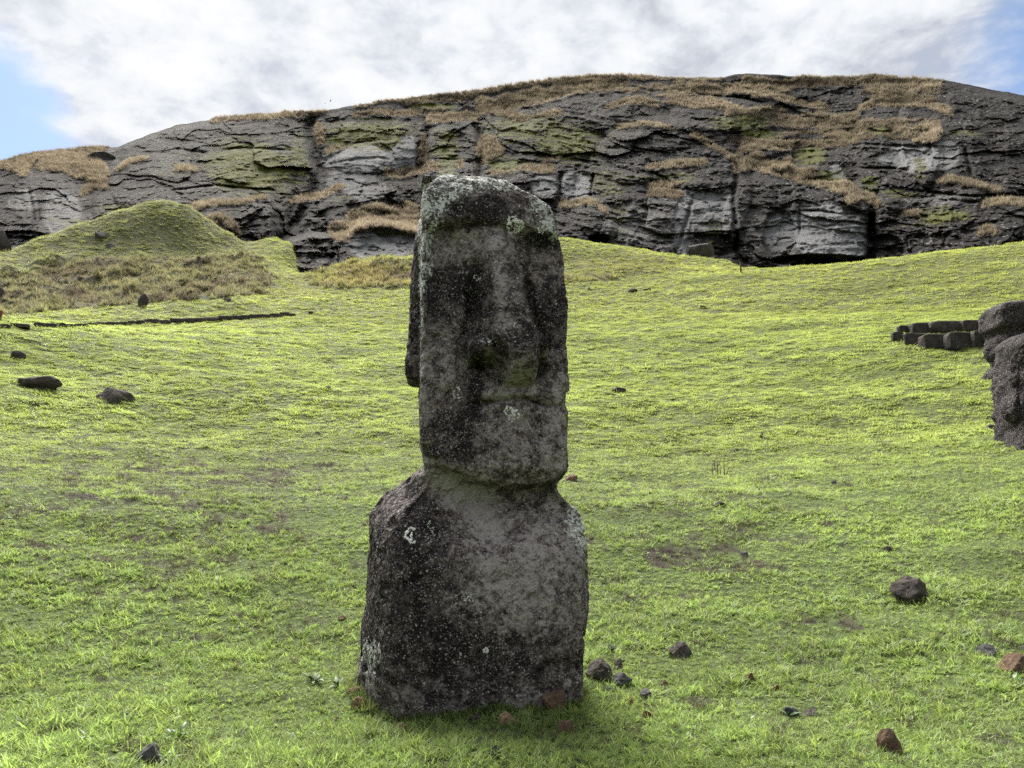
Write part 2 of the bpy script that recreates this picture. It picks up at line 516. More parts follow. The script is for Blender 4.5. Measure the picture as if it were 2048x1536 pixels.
def ground_z(x, y):
    x = np.asarray(x, float); y = np.asarray(y, float)
    zb = ground_base(x, y)
    d = np.hypot(x, y)
    q = np.clip((d - 5) / 25, 0, 1)
    z = zb + fbm(xyz(x * 0.9, y * 0.9, 0 * x), 3, 5) * (0.07 + 0.08 * q)
    z = z + fbm(xyz(x * 0.16, y * 0.16, 0 * x), 2, 9) * 0.35 * q * sstep(d, 9, 26)
    u, v, d, tuss, mound, bank, rough = region_masks(x, y, zb)
    lump = np.abs(fbm(xyz(x * 0.30, y * 0.30, 0 * x), 3, 21))
    z = z + lump * (1.7 * tuss + 0.9 * bank + 0.45 * mound + 0.4 * rough)
    return z


def bare_amount(u, v, x, y, d):
    """how thin the turf is"""
    n = fbm(xyz(x * 1.7, y * 2.2, 0 * x), 4, 33, 0.68)
    n2 = fbm(xyz(x * 2.6, y * 3.4, 0 * x), 3, 34, 0.6)
    w_ = (0.85 * ell(u, v, 330, 1050, 330, 120) + 0.75 * ell(u, v, 560, 960, 260, 60) + 0.6 * ell(u, v, 120, 930, 200, 80)
          + 0.55 * ell(u, v, 640, 780, 220, 60) + 0.8 * ell(u, v, 1850, 725, 120, 36) + 0.55 * ell(u, v, 1260, 1110, 200, 80)
          + 0.55 * ell(u, v, 1560, 1110, 300, 60) + 0.45 * ell(u, v, 1350, 960, 300, 60) + 0.35 * ell(u, v, 1700, 1250, 350, 90)
          + 0.35 * ell(u, v, 250, 1230, 300, 60) + 0.3 * ell(u, v, 1250, 790, 120, 30))
    far = np.interp(d, [5, 12, 30, 60], [-0.15, 0.0, -0.05, -0.25])
    return np.clip(w_, 0, 1) * 0.60 + n * 0.95 + n2 * 0.75 + far - 0.34


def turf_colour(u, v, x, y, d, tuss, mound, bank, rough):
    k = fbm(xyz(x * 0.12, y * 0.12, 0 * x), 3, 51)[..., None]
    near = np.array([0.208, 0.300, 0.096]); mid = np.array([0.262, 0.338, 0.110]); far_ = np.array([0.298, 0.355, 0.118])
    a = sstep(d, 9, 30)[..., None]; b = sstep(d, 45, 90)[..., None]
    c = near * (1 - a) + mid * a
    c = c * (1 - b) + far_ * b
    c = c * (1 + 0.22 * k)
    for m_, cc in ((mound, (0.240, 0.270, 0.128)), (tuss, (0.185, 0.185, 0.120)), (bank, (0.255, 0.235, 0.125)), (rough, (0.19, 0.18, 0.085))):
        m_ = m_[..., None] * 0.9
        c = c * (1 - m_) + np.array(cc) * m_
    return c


azs = np.concatenate([np.linspace(-math.pi, -0.75, 60, endpoint=False), np.linspace(-0.75, 0.75, 420, endpoint=False), np.linspace(0.75, math.pi, 61)])
ds = np.concatenate([np.linspace(0.0, 4.0, 9, endpoint=False), np.geomspace(4.0, 135, 330, endpoint=False), np.geomspace(135, 3900, 26)])
AZ, DD = np.meshgrid(azs, ds)
gx, gy = np.sin(AZ) * DD, np.cos(AZ) * DD
gz = ground_z(gx, gy)
gme = np_mesh('meadow', np.stack([gx, gy, gz], -1).reshape(-1, 3), grid_faces(len(ds), len(azs))[:, ::-1], TURF)
U, V, D_, tuss, mound, bank, rough = region_masks(gx, gy, gz)
tc = turf_colour(U, V, gx, gy, D_, tuss, mound, bank, rough)
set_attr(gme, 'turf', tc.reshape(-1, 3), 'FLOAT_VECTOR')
set_attr(gme, 'bare', (bare_amount(U, V, gx, gy, D_) * 0.8 * (1 - np.clip(tuss + mound + bank, 0, 1)) + 0.28 * np.clip(1 - D_ / 30, 0, 1)).ravel())
tag(link('meadow', gme), kind='structure')

_md = np.geomspace(3.0, 170, 2600)


def hit_ground(u, v):
    r = pix_ray(u, v)
    h = math.hypot(r[0], r[1])
    px, py, pz = r[0] / h * _md, r[1] / h * _md, EYE[2] + r[2] / h * _md
    below = np.nonzero(pz < ground_z(px, py))[0]
    i = below[0] if len(below) else len(_md) - 1
    return np.array([px[i], py[i], float(ground_z(px[i], py[i]))]), _md[i]


# ------------------------------------------------------------------ the hill of layered rock
CREST = ([-500, -300, 0, 60, 100, 160, 235, 245, 300, 350, 420, 500, 600, 640, 700, 740, 850, 930, 1000, 1100, 1180, 1250, 1320, 1400, 1450, 1470, 1490, 1560, 1580, 1680, 1760, 1800, 1880, 1950, 2048, 2350, 2550],
         [390, 350, 324, 309, 303, 297, 293, 288, 268, 249, 238, 228, 221, 222, 211, 205, 190, 183, 172, 158, 150, 148, 152, 154, 153, 148, 146, 148, 152, 153, 150, 155, 157, 170, 190, 260, 320])
nu, nv = 1180, 250
us = np.concatenate([np.linspace(-480, -40, 90, endpoint=False), np.linspace(-40, 2090, nu - 180, endpoint=False), np.linspace(2090, 2530, 90)])
ts = np.linspace(0, 1, nv)
UU = np.broadcast_to(us, (nv, nu)).copy()
crest = np.interp(us, *CREST) + 2.0 * fbm(xyz(us * 0.05, 0 * us, 0 * us), 4, 3) + 1.2
vbase = np.interp(us, [-500, 0, 150, 310, 420, 480, 540, 560, 600, 840, 860, 1000, 1130, 1250, 1450, 1550, 1750, 1900, 2048, 2350], [540, 535, 500, 470, 490, 520, 530, 580, 590, 580, 540, 520, 515, 525, 545, 562, 550, 530, 512, 500])
VV = crest[None, :] + (vbase - crest)[None, :] * ts[:, None]
S = 1 - ts[:, None] * np.ones_like(UU)
cl_d = 128 + 96 * (0.66 * S + 0.34 * S ** 2.4)
mx, mz = UU * 0.095, -VV * 0.095
cp_ = xyz(mx, 0 * mx, mz)
# strata that dip a little and curve over the domes
wob = fbm(xyz(mx * 0.03, 0 * mx, mz * 0.03), 3, 61) * 5 + mx * 0.035
lay = fbm(xyz(mx * 0.015, 0 * mx, (mz + wob) * 0.62), 3, 62, 0.6)
lay2 = fbm(xyz(mx * 0.06, 0 * mx, (mz + wob) * 1.9), 2, 63, 0.6)
relief = lay * 0.95 + lay2 * 0.5
relief += fbm(cp_ * 0.085, 3, 64) * 2.2
relief += fbm(cp_ * 0.33, 4, 65, 0.65) * 0.9 + fbm(cp_ * 1.3, 3, 66, 0.6) * 0.55 - 0.9 * sstep(fbm(xyz(mx * 0.2, 0 * mx, mz * 0.5), 4, 67, 0.6), 0.12, 0.3)

def blocks(px, pz, seed, aspect=1.0):
    """jointed blocks: a depth for every cell and the width of the joint between cells"""
    q = np.stack([px, pz], -1); i0 = np.floor(q).astype(np.int64)
    b1 = np.full(px.shape, 9.0); b2 = np.full(px.shape, 9.0); val = np.zeros(px.shape); tx = np.zeros(px.shape)
    for dx in (-1, 0, 1):
        for dz in (-1, 0, 1):
            cx_, cz_ = i0[..., 0] + dx, i0[..., 1] + dz
            ox = cx_ + hash3(cx_, cz_, 0 * cx_, seed); oz = cz_ + hash3(cx_, cz_, 0 * cx_ + 1, seed)
            dd_ = np.maximum(np.abs(px - ox) * 0.9, np.abs(pz - oz)) + 0.35 * np.hypot(px - ox, pz - oz)
            h_ = hash3(cx_, cz_, 0 * cx_ + 2, seed)
            new = dd_ < b1
            b2 = np.where(new, b1, np.minimum(b2, dd_)); val = np.where(new, h_, val); tx = np.where(new, (hash3(cx_, cz_, 0 * cx_ + 3, seed) - .5) * (px - ox) + (hash3(cx_, cz_, 0 * cx_ + 4, seed) - .5) * (pz - oz), tx)
            b1 = np.minimum(b1, dd_)
    return val - 0.5 + tx * 0.9, b2 - b1


wpx = mx + 1.6 * fbm(cp_ * 0.16, 3, 101); wpz = mz + wob * 0.6 + 0.8 * fbm(cp_ * 0.22, 3, 102)
for sx, sz, amp, jw, jd, sd_ in ((15, 6.5, 3.0, 0.06, 0.35, 111), (6.0, 2.4, 1.6, 0.08, 0.3, 112), (2.2, 1.0, 0.8, 0.10, 0.2, 113)):
    val, jt = blocks(wpx / sx, wpz / sz, sd_)
    relief += amp * val + jd * sstep(jw - jt, 0, jw) * sstep(fbm(cp_ * 0.12, 2, sd_), -0.25, 0.15)
MASSES = [(75, 430, 95, 120, 7), (430, 345, 215, 160, 10), (300, 400, 110, 90, 4), (480, 450, 90, 65, 6), (740, 270, 115, 75, 6),
          (720, 385, 90, 95, 5), (905, 320, 52, 85, 6), (1060, 310, 115, 100, 5), (1330, 390, 175, 160, 11), (1590, 440, 150, 110, 8),
          (1750, 320, 135, 110, 6), (1900, 430, 150, 120, 6), (1960, 270, 170, 130, 7), (1170, 445, 62, 55, 6), (1040, 380, 80, 60, 4),
          (1330, 240, 150, 60, 5), (1430, 230, 100, 40, 4), (1530, 280, 60, 40, 3), (1640, 330, 50, 30, 3.5), (1180, 215, 120, 40, 3),
          (640, 430, 50, 50, 4), (750, 410, 60, 40, 3.5), (120, 320, 40, 20, 3), (900, 360, 70, 35, 4)]
for cx, cy, rx, ry, B in MASSES:
    wx = 14 * fbm(xyz(mx * 0.12, 0 * mx, mz * 0.12), 3, int(cx)); wy = 10 * fbm(xyz(mx * 0.12, 0 * mx, mz * 0.12), 3, int(cx) + 7)
    r2 = ((UU + wx - cx) / rx) ** 2 + ((VV + wy - cy) / ry) ** 2
    relief -= B * np.sqrt(np.clip(1 - r2, 0, 1)) * 0.8
# outcrop standing in front, left of the statue
oc = sstep(UU, 556, 590 + 0 * UU) * sstep(862 - UU, 0, 30)
otop = np.interp(us, [556, 580, 620, 690, 720, 760, 800, 862], [492, 478, 468, 470, 450, 444, 452, 470])[None, :] + 3 * fbm(xyz(mx * 0.3, 0 * mx, 0 * mx), 2, 77)
relief -= 19 * oc * sstep(VV - otop, -6, 8)

GRASS_LEDGES = [  # polyline of the ledge, thickness of the grass above it, depth of the shelf
    ([(345, 349), (370, 343), (400, 347)], 12, 2), ([(648, 312), (690, 294), (740, 286), (790, 281)], 12, 5), ([(575, 408), (610, 402), (645, 396), (692, 377)], 12, 4),
    ([(690, 455), (740, 440), (790, 436), (840, 440)], 26, 6), ([(765, 352), (800, 358), (850, 345), (930, 336)], 18, 5), ([(975, 350), (1040, 342), (1112, 347)], 14, 4),
    ([(1118, 417), (1150, 412), (1190, 413), (1218, 432)], 11, 4), ([(1290, 342), (1340, 333), (1415, 331)], 11, 3), ([(1292, 378), (1330, 372), (1365, 371)], 10, 2),
    ([(1294, 392), (1325, 398), (1368, 396)], 14, 3), ([(1462, 345), (1500, 338), (1560, 352), (1640, 378), (1700, 392), (1722, 404)], 30, 4), ([(1715, 226), (1760, 214), (1850, 213), (1905, 232)], 14, 4),
    ([(1540, 253), (1620, 258), (1720, 252)], 26, 5), ([(1440, 180), (1520, 190), (1600, 212), (1660, 222)], 10, 4), ([(1208, 222), (1250, 208), (1290, 208), (1320, 218)], 12, 4),
    ([(850, 250), (900, 244), (960, 242)], 18, 4), ([(950, 232), (1010, 226), (1060, 212), (1150, 188), (1260, 180)], 30, 5), ([(1000, 178), (1100, 166), (1180, 160), (1260, 160)], 12, 2),
    ([(1480, 172), (1560, 176), (1680, 172), (1790, 172), (1880, 172)], 16, 3), ([(420, 246), (480, 242), (560, 236), (660, 230)], 9, 3), ([(1800, 437), (1830, 430), (1865, 440)], 10, 2),
    ([(1960, 418), (2000, 412), (2060, 414), (2200, 420)], 9, 3), ([(1875, 370), (1900, 362), (1960, 378), (2010, 390)], 8, 3), ([(1955, 474), (1975, 466), (1995, 472)], 10, 2),
    ([(1690, 412), (1730, 400), (1760, 418)], 18, 2), ([(1490, 292), (1560, 300), (1650, 296), (1720, 288)], 14, 4), ([(1465, 330), (1480, 310), (1500, 302), (1520, 300)], 12, 2),
    ([(700, 236), (760, 230), (850, 232)], 10, 3), ([(800, 212), (860, 206), (930, 204)], 8, 3), ([(1650, 270), (1700, 274), (1760, 270)], 12, 3),
    ([(380, 422), (430, 412), (480, 410), (540, 396)], 8, 3), ([(400, 452), (440, 446), (480, 470)], 12, 2), ([(1000, 262), (1060, 240), (1130, 232)], 12, 3),
    ([(1225, 262), (1290, 250), (1350, 262)], 6, 2), ([(1080, 330), (1120, 316), (1160, 310)], 14, 2), ([(1380, 270), (1430, 300), (1480, 330)], 9, 2),
    ([(230, 345), (260, 330), (300, 320)], 7, 2), ([(160, 400), (180, 380), (200, 352)], 14, 2), ([(1820, 262), (1850, 258), (1880, 262)], 8, 2),
    ([(1380, 205), (1440, 212), (1490, 226)], 8, 3), ([(1560, 330), (1600, 322), (1640, 318)], 8, 2), ([(1330, 190), (1400, 186), (1460, 190)], 9, 3)]
dry = np.zeros_like(UU)
for pl, th, S_ in GRASS_LEDGES:
    xs, ys = zip(*pl)
    vl = np.interp(UU, xs, ys) + 4 * fbm(xyz(mx * 0.35, 0 * mx, 0 * mx), 3, int(xs[0]))
    inside = sstep(UU, xs[0] - 6, xs[0] + 14) * sstep(xs[-1] + 6 - UU, 0, 20)
    h = vl - VV
    thn = th * (1.0 + 0.5 * fbm(xyz(mx * 0.5, 0 * mx, mz * 0.2), 3, int(xs[0]) + 3))
    relief += S_ * inside * sstep(h, -1.5, 4) * np.exp(-np.clip(h, 0, None) / (th * 2.2 + 14))
    relief += 0.8 * inside * np.exp(-((h + 6) / 5.0) ** 2)
    dry = np.maximum(dry, inside * sstep(h, -2, 1) * sstep(thn - h, -4, 4))
GULLIES = [([(628, 228), (618, 270), (632, 320), (640, 345), (622, 400), (585, 450)], 11, 6), ([(240, 300), (205, 345), (185, 385), (172, 430)], 9, 4), ([(858, 250), (852, 300), (846, 345)], 9, 4),
           ([(955, 255), (965, 310), (952, 380)], 8, 4), ([(1474, 330), (1468, 400), (1470, 500)], 5, 4), ([(1742, 430), (1738, 525)], 9, 7), ([(1385, 400), (1372, 450), (1352, 505)], 4, 2.5),
           ([(1600, 420), (1597, 470)], 3, 2), ([(583, 400), (572, 470)], 8, 4), ([(1120, 350), (1118, 410)], 5, 3), ([(1185, 350), (1178, 405)], 3, 2.5), ([(668, 470), (660, 545)], 7, 3.5),
           ([(675, 470), (676, 540)], 3, 3), ([(836, 290), (835, 345)], 4, 3), ([(60, 380), (66, 440), (55, 470)], 4, 3), ([(1930, 300), (1945, 350)], 4, 3)]
for pl, wd, dp in GULLIES:
    xs, ys = zip(*pl)
    uu = np.interp(VV, ys, xs) + 5 * fbm(xyz(mz * 0.3, 0 * mx, mx * 0.05), 3, int(ys[0]))
    ins = sstep(VV, ys[0] - 10, ys[0] + 8) * sstep(ys[-1] + 10 - VV, 0, 18)
    relief += dp * ins * np.exp(-np.abs((UU - uu) / wd) ** 2.5)
# undercut cave mouths and overhangs at the foot of the quarried block
for cx, cy, rx, ry, dp in ((1640, 522, 95, 13, 7), (1560, 470, 34, 50, 3), (1200, 478, 20, 10, 4), (40, 478, 60, 16, 4), (1770, 500, 40, 30, 4), (1425, 490, 60, 22, 3)):
    r2 = ((UU - cx) / rx) ** 2 + ((VV - cy) / ry) ** 2
    relief += dp * sstep(1.25 - r2, 0, 0.5)
# cracks between beds
CRACKS = [([(440, 300), (520, 296), (600, 300)], 2), ([(1850, 383), (1950, 392), (2060, 388)], 2), ([(1640, 288), (1750, 292), (1900, 292)], 1.5), ([(1590, 421), (1680, 425)], 2.5), ([(1700, 333), (1780, 338), (1860, 352)], 2),
          ([(340, 380), (440, 372), (560, 380)], 2), ([(1340, 180), (1450, 196), (1540, 204)], 2.5), ([(280, 305), (350, 300), (420, 310)], 1.5), ([(1200, 300), (1260, 296), (1330, 304)], 1.2), ([(660, 330), (720, 320), (780, 316)], 1.5)]
for pl, dp in CRACKS:
    xs, ys = zip(*pl)
    vl = np.interp(UU, xs, ys) + 5 * fbm(xyz(mx * 0.2, 0 * mx, 0 * mx), 3, int(xs[0]) + 1)
    relief += dp * sstep(UU, xs[0] - 5, xs[0] + 20) * sstep(xs[-1] + 5 - UU, 0, 25) * np.exp(-((VV - vl) / 2.6) ** 2)

MOSS = [(500, 335, 120, 70, 1.0), (600, 310, 24, 60, .8), (740, 268, 100, 38, .95), (690, 282, 50, 20, .9), (895, 305, 34, 60, .9), (1030, 262, 80, 34, .8), (1130, 285, 90, 45, 1.0),
        (1085, 250, 60, 30, .8), (1010, 330, 60, 22, .9), (870, 213, 60, 11, .9), (1480, 245, 70, 22, .95), (1520, 268, 45, 14, 1.0), (1620, 312, 44, 24, 1.1), (1660, 355, 36, 16, 1.0),
        (1740, 370, 24, 24, .8), (1890, 432, 70, 22, 1.0), (1800, 390, 50, 12, .7), (1760, 262, 40, 12, .9), (1930, 266, 40, 12, .7), (1240, 440, 26, 50, .6), (1220, 370, 60, 40, .55),
        (1350, 355, 60, 16, .7), (240, 420, 60, 20, .6), (130, 440, 60, 14, .5), (1430, 460, 30, 30, .6), (1840, 340, 16, 30, .8), (680, 400, 40, 12, .4), (350, 330, 60, 40, .4)]
moss = np.zeros_like(UU)
for cx, cy, rx, ry, a in MOSS:
    moss = np.maximum(moss, a * np.exp(-(((UU - cx) / rx) ** 2 + ((VV - cy) / ry) ** 2) ** 1.5 * 1.2))
PALE = [(45, 400, 30, 22, .6), (125, 425, 40, 45, .6), (740, 320, 95, 26, 1.0), (810, 305, 26, 36, 1.0), (690, 360, 40, 25, .7), (760, 485, 72, 32, 1.0), (1150, 372, 30, 32, 1.1), (1090, 372, 30, 18, .8),
        (1425, 425, 44, 42, .8), (1368, 455, 20, 55, 1.0), (1560, 470, 36, 48, .7), (1650, 460, 80, 52, 1.1), (1690, 495, 50, 24, 1.2), (1830, 315, 70, 26, .9), (1880, 310, 40, 30, .8), (1290, 455, 90, 50, .45),
        (1380, 395, 90, 14, .7), (740, 380, 40, 30, .6), (1672, 345, 16, 14, 1.0), (1500, 440, 36, 50, .4), (1860, 400, 60, 14, .4), (700, 250, 24, 5, .7), (560, 296, 22, 4, .7)]
pale = np.zeros_like(UU)
for cx, cy, rx, ry, a in PALE:
    r2 = ((UU + 8 * fbm(cp_ * 0.3, 2, 5) - cx) / rx) ** 2 + ((VV + 8 * fbm(cp_ * 0.3, 2, 6) - cy) / ry) ** 2
    pale = np.maximum(pale, a * sstep(1.3 - r2, 0, 0.6))
relief = relief * (1 - 0.75 * np.clip(pale, 0, 1) * 0.3)
dry = np.maximum(dry, sstep(236 + 40 * fbm(cp_ * 0.2, 3, 97) - UU, 0, 24) * sstep(380 - VV + 0.12 * (UU - 100) + 14 * fbm(cp_ * 0.25, 4, 81), 0, 22) * sstep(VV, 200, 250) * sstep(fbm(cp_ * 0.2, 3, 82), -0.35, 0.05))
topband = sstep(VV - crest[None, :], -1, 1) * sstep(14 + 10 * fbm(cp_ * 0.15, 3, 83) - (VV - crest[None, :]), 0, 6)
dry = np.maximum(dry, 0.9 * topband * np.interp(UU, [240, 420, 520, 700, 760, 1300, 1340, 1440, 1470, 1590, 1620, 1790, 1830], [0, 0, .6, .3, 1, 1, .4, .5, 0, 0, 1, 1, 0]) * sstep(fbm(xyz(mx * 0.06, 0 * mx, 0 * mx), 3, 84), -0.5, -0.1))
dry = np.maximum(dry, np.clip(ell(UU, VV, 980, 305, 24, 42) * 1.4, 0, 1)); dry = np.maximum(dry, np.clip(ell(UU, VV, 846, 310, 10, 40) * 1.3, 0, 1)); dry = np.maximum(dry, np.clip(ell(UU, VV, 640, 270, 14, 26), 0, 1))
patch = sstep(fbm(xyz(mx * 0.07, 0 * mx, (mz + wob * 0.5) * 0.42), 4, 85, 0.62) - 0.0022 * (VV - 240), 0.17, 0.30)
dry = np.maximum(dry, patch * sstep(UU, 780, 900) * sstep(320 - VV, 0, 60) * sstep(1930 + 130 * fbm(cp_ * 0.12, 3, 96) - UU, 0, 60) * 0.85)
dry = np.maximum(dry, oc * sstep(UU, 640, 690) * sstep(otop + 13 + 8 * fbm(cp_ * 0.4, 3, 93) - VV, 0, 5) * sstep(VV - otop + 30, 0, 10))
dry = dry * (1 - 0.8 * np.clip(moss * 1.2, 0, 1) * sstep(VV, 200, 240))
edge0 = np.clip(S / 0.03, 0, 1)
cl_d = cl_d + relief * np.clip((1 - S) / 0.05, 0.15, 1)
R = pix_ray(UU, VV)
hh = np.hypot(R[..., 0], R[..., 1])
CP = EYE + R * (cl_d / hh)[..., None]
# over the crest the ground rolls away behind
back = []
for extra, drop in ((6, 0.6), (16, 3.5), (40, 14), (110, 50), (300, 130)):
    P = CP[0].copy()
    hd = R[0] / hh[0][:, None]
    P[:, 0] += hd[:, 0] * extra; P[:, 1] += hd[:, 1] * extra; P[:, 2] -= drop
    back.append(P)
ALL = np.concatenate([np.array(back[::-1]), CP], 0)
cme = np_mesh('rock_hill', ALL.reshape(-1, 3), grid_faces(len(ALL), nu)[:, ::-1], CLIFF)
pad = len(back)
for nm, arr in (('moss', moss), ('pale', pale), ('dry', dry)):
    set_attr(cme, nm, np.concatenate([np.repeat(arr[:1], pad, 0), arr], 0).ravel())
tag(link('rock_hill', cme), kind='structure')

# ------------------------------------------------------------------ the big statue
ALPHA = math.radians(15)
P0, _ = hit_ground(985, 1417)
P0 = np.array([P0[0], P0[1], 0.0])
EXD = np.array([math.cos(ALPHA), math.sin(ALPHA), 0]); FWD = np.array([math.sin(ALPHA), -math.cos(ALPHA), 0])


def px2loc(u, v, k=0.0):
    """photograph pixel -> (x', z) on the plane y' = k of the statue"""
    r = pix_ray(u, v)
    o = P0 + FWD * k - EYE
    s = (o @ FWD) / (r @ FWD)
    p = EYE + r * np.asarray(s)[..., None] - (P0 + FWD * k)
    return p @ EXD, p[..., 2] + P0[2]


ROWS = [355.5, 358, 365, 372, 380, 390, 400, 420, 450, 500, 550, 600, 650, 700, 780, 850, 880, 905, 925, 935, 945, 955, 965, 975, 985, 1000, 1015, 1035, 1060, 1085, 1115, 1150, 1200, 1300, 1360, 1417, 1480]
FL = [900, 886, 874, 866, 860, 854, 849, 846, 846, 845, 845, 844, 844, 844, 843, 842, 841, 846, 852, 856, 858, 858, 856, 852, 846, 832, 815, 796, 783, 777, 774, 772, 771, 773, 777, 786, 790]
FR = [1000, 1015, 1040, 1060, 1080, 1098, 1109, 1116, 1121, 1131, 1133, 1137, 1139, 1141, 1142, 1142, 1143, 1144, 1144, 1143, 1140, 1133, 1124, 1122, 1128, 1144, 1162, 1176, 1186, 1192, 1195, 1194, 1190, 1189, 1186, 1183, 1180]
BL = [905, 890, 880, 868, 862, 856, 850, 846, 842, 838, 836, 835, 836, 839, 844, 845, 846, 850, 853, 854, 842, 822, 802, 788, 776, 761, 750, 741, 739, 738, 737, 735, 730, 721, 713, 708, 704]
YF = [-0.34, -0.30, -0.24, -0.20, -0.165, -0.13, -0.11, -0.08, -0.06, -0.06, -0.06, -0.05, -0.045, -0.04, -0.03, 0.0, 0.01, 0.01, 0.0, 0.0, -0.02, -0.04, -0.06, -0.07, -0.07, -0.06, -0.05, -0.03, -0.01, 0.01, 0.03, 0.045, 0.055, 0.04, 0.02, 0.0, 0.0]
YB = [-0.50, -0.56, -0.66, -0.72, -0.78, -0.82, -0.86, -0.90, -0.93, -0.95, -0.95, -0.95, -0.95, -0.93, -0.92, -0.92, -0.92, -0.92, -0.92, -0.92, -0.92, -0.92, -0.94, -0.95, -0.96, -0.98, -1.0, -1.02, -1.04, -1.05, -1.06, -1.06, -1.06, -1.05, -1.04, -1.03, -1.03]
RCL = [0.02, 0.03, 0.035, 0.04, 0.04, 0.045, 0.05, 0.05, 0.05, 0.045, 0.045, 0.045, 0.045, 0.05, 0.06, 0.07, 0.08, 0.09, 0.10, 0.12, 0.14, 0.15, 0.17, 0.2, 0.22, 0.24, 0.24, 0.20, 0.15, 0.11, 0.08, 0.06, 0.05, 0.045, 0.045, 0.05, 0.05]
RCR = [0.02, 0.04, 0.06, 0.08, 0.10, 0.10, 0.10, 0.10, 0.10, 0.10, 0.10, 0.10, 0.10, 0.10, 0.11, 0.13, 0.14, 0.14, 0.14, 0.14, 0.14, 0.15, 0.16, 0.18, 0.2, 0.24, 0.27, 0.28, 0.28, 0.28, 0.27, 0.26, 0.25, 0.24, 0.24, 0.24, 0.24]


def build_moai(nz, nf, seed=0):
    vr = np.concatenate([np.linspace(355.5, 400, max(14, nz // 16), endpoint=False), np.linspace(400, 1480, nz)])
    I = lambda arr: pchip(ROWS, arr, vr)
    yf, yb, rl, rr = I(YF), I(YB), I(RCL), I(RCR)
    z = np.array([px2loc(985.0, q, k)[1] for q, k in zip(vr, yf)])
    xl = np.array([px2loc(p, q, k)[0] for p, q, k in zip(I(FL), vr, yf)]); xr = np.array([px2loc(p, q, k)[0] for p, q, k in zip(I(FR), vr, yf)])
    vrb = vr + (1041 - vr) * 0.12
    xb = np.array([px2loc(a, b, k + 0.08)[0] for a, b, k in zip(pchip(ROWS, BL, vrb), vrb, yb)])
    xbr = xr - 0.04
    # front
    tf = np.linspace(0, 1, nf)
    X = xl[:, None] + (xr - xl)[:, None] * tf
    dl = X - xl[:, None]; dr = xr[:, None] - X
    cl = np.clip(1 - dl / rl[:, None], 0, 1); cr = np.clip(1 - dr / rr[:, None], 0, 1)
    Y = yf[:, None] - rl[:, None] * (1 - np.sqrt(1 - cl ** 2)) - rr[:, None] * (1 - np.sqrt(1 - cr ** 2))
    Z = np.broadcast_to(z[:, None], X.shape).copy()
    W = P0 + X[..., None] * EXD + (yf[:, None] + 0 * X)[..., None] * FWD + np.stack([0 * X, 0 * X, Z], -1)
    u, v = project(W)
    inner = sstep(tf, 0.0, 0.06)[None, :] * sstep(1 - tf, 0.0, 0.06)[None, :]
    f = np.zeros_like(X)
    # brow and eye hollows
    vb = 452 - 12 * np.exp(-((u - 950) / 70) ** 2) + 16 * sstep(u, 1040, 1090)
    soc = np.exp(-((u - 900) / 75) ** 2) * 0.8 + np.exp(-((u - 1085) / 50) ** 2)
    f += 0.012 * np.exp(-((v - vb + 16) / 18) ** 2)
    f -= 0.115 * sstep(v - vb, -6, 10) * (1 - sstep(v, 490, 630)) * (0.35 + 0.65 * np.clip(soc, 0, 1))
    f -= 0.05 * ell(u, v, 1080, 483, 45, 16) + 0.03 * ell(u, v, 905, 478, 50, 20)
    f -= 0.07 * ell(u, v, 900, 600, 60, 90) + 0.06 * ell(u, v, 1100, 610, 40, 80)
    # nose
    un = np.interp(v, [440, 480, 516, 616, 680, 705, 740, 770], [982, 992, 1000, 1006, 1010, 1020, 1032, 1034])
    wn = np.interp(v, [440, 480, 516, 616, 665, 690, 710, 735, 770], [24, 27, 33, 47, 60, 64, 52, 42, 36])
    hn = pchip([440, 460, 480, 560, 640, 690, 715, 735, 752, 766, 775], [0.0, 0.04, 0.09, 0.18, 0.29, 0.38, 0.40, 0.37, 0.28, 0.12, 0.0], v)
    s = np.abs((u - un) / wn)
    s = np.where(u < un, s * 1.08, s * 0.95)
    nose = hn * sstep(1.05 - s, 0.0, 0.50)
    cut = sstep(722 - v, 0, 12)
    wing = 0.27 * np.exp(-(((u - 966) / 28) ** 2 + ((v - 696) / 24) ** 2) ** 1.4) * cut + 0.25 * np.exp(-(((u - 1074) / 22) ** 2 + ((v - 696) / 28) ** 2) ** 1.4) * sstep(732 - v, 0, 12)
    nmask = np.clip(np.maximum(nose, wing) / 0.05, 0, 1)
    f += np.maximum(nose, wing)
    f -= 0.19 * ell(u, v, 967, 730, 20, 9) + 0.19 * ell(u, v, 1078, 738, 14, 15) + 0.07 * ell(u, v, 979, 749, 7, 8)
    f -= 0.09 * np.exp(-((u - np.interp(v, [480, 516, 616, 690, 740, 810], [960, 955, 947, 926, 926, 940])) / 13) ** 2) * sstep(v, 500, 570) * sstep(830 - v, 0, 60)
    f -= 0.08 * np.exp(-((u - np.interp(v, [480, 516, 616, 690, 740], [1034, 1046, 1066, 1100, 1104])) / 12) ** 2) * sstep(v, 500, 570) * sstep(740 - v, 0, 60)
    # lips and chin
    f += 0.05 * np.exp(-((v - 788) / 12) ** 2) * np.exp(-((u - 1010) / 95) ** 4)
    vm = 799 + 13 * ((u - 1020) / 90) ** 2 + 3 * np.sin(u / 17.0)
    f -= 0.05 * np.exp(-((v - vm) / 4.0) ** 2) * np.exp(-((u - 1010) / 95) ** 6)
    f += 0.035 * ell(u, v, 1015, 830, 100, 18) + 0.07 * ell(u, v, 1010, 915, 130, 50) + 0.02 * ell(u, v, 1120, 790, 20, 50)
    f -= 0.02 * ell(u, v, 935, 800, 20, 60)
    # undercut jaw
    vj = np.interp(u, [835, 846, 870, 900, 960, 1020, 1060, 1100, 1130, 1150], [902, 908, 925, 942, 961, 971, 971, 963, 950, 938])
    neck = sstep(v - vj, -5, 7)
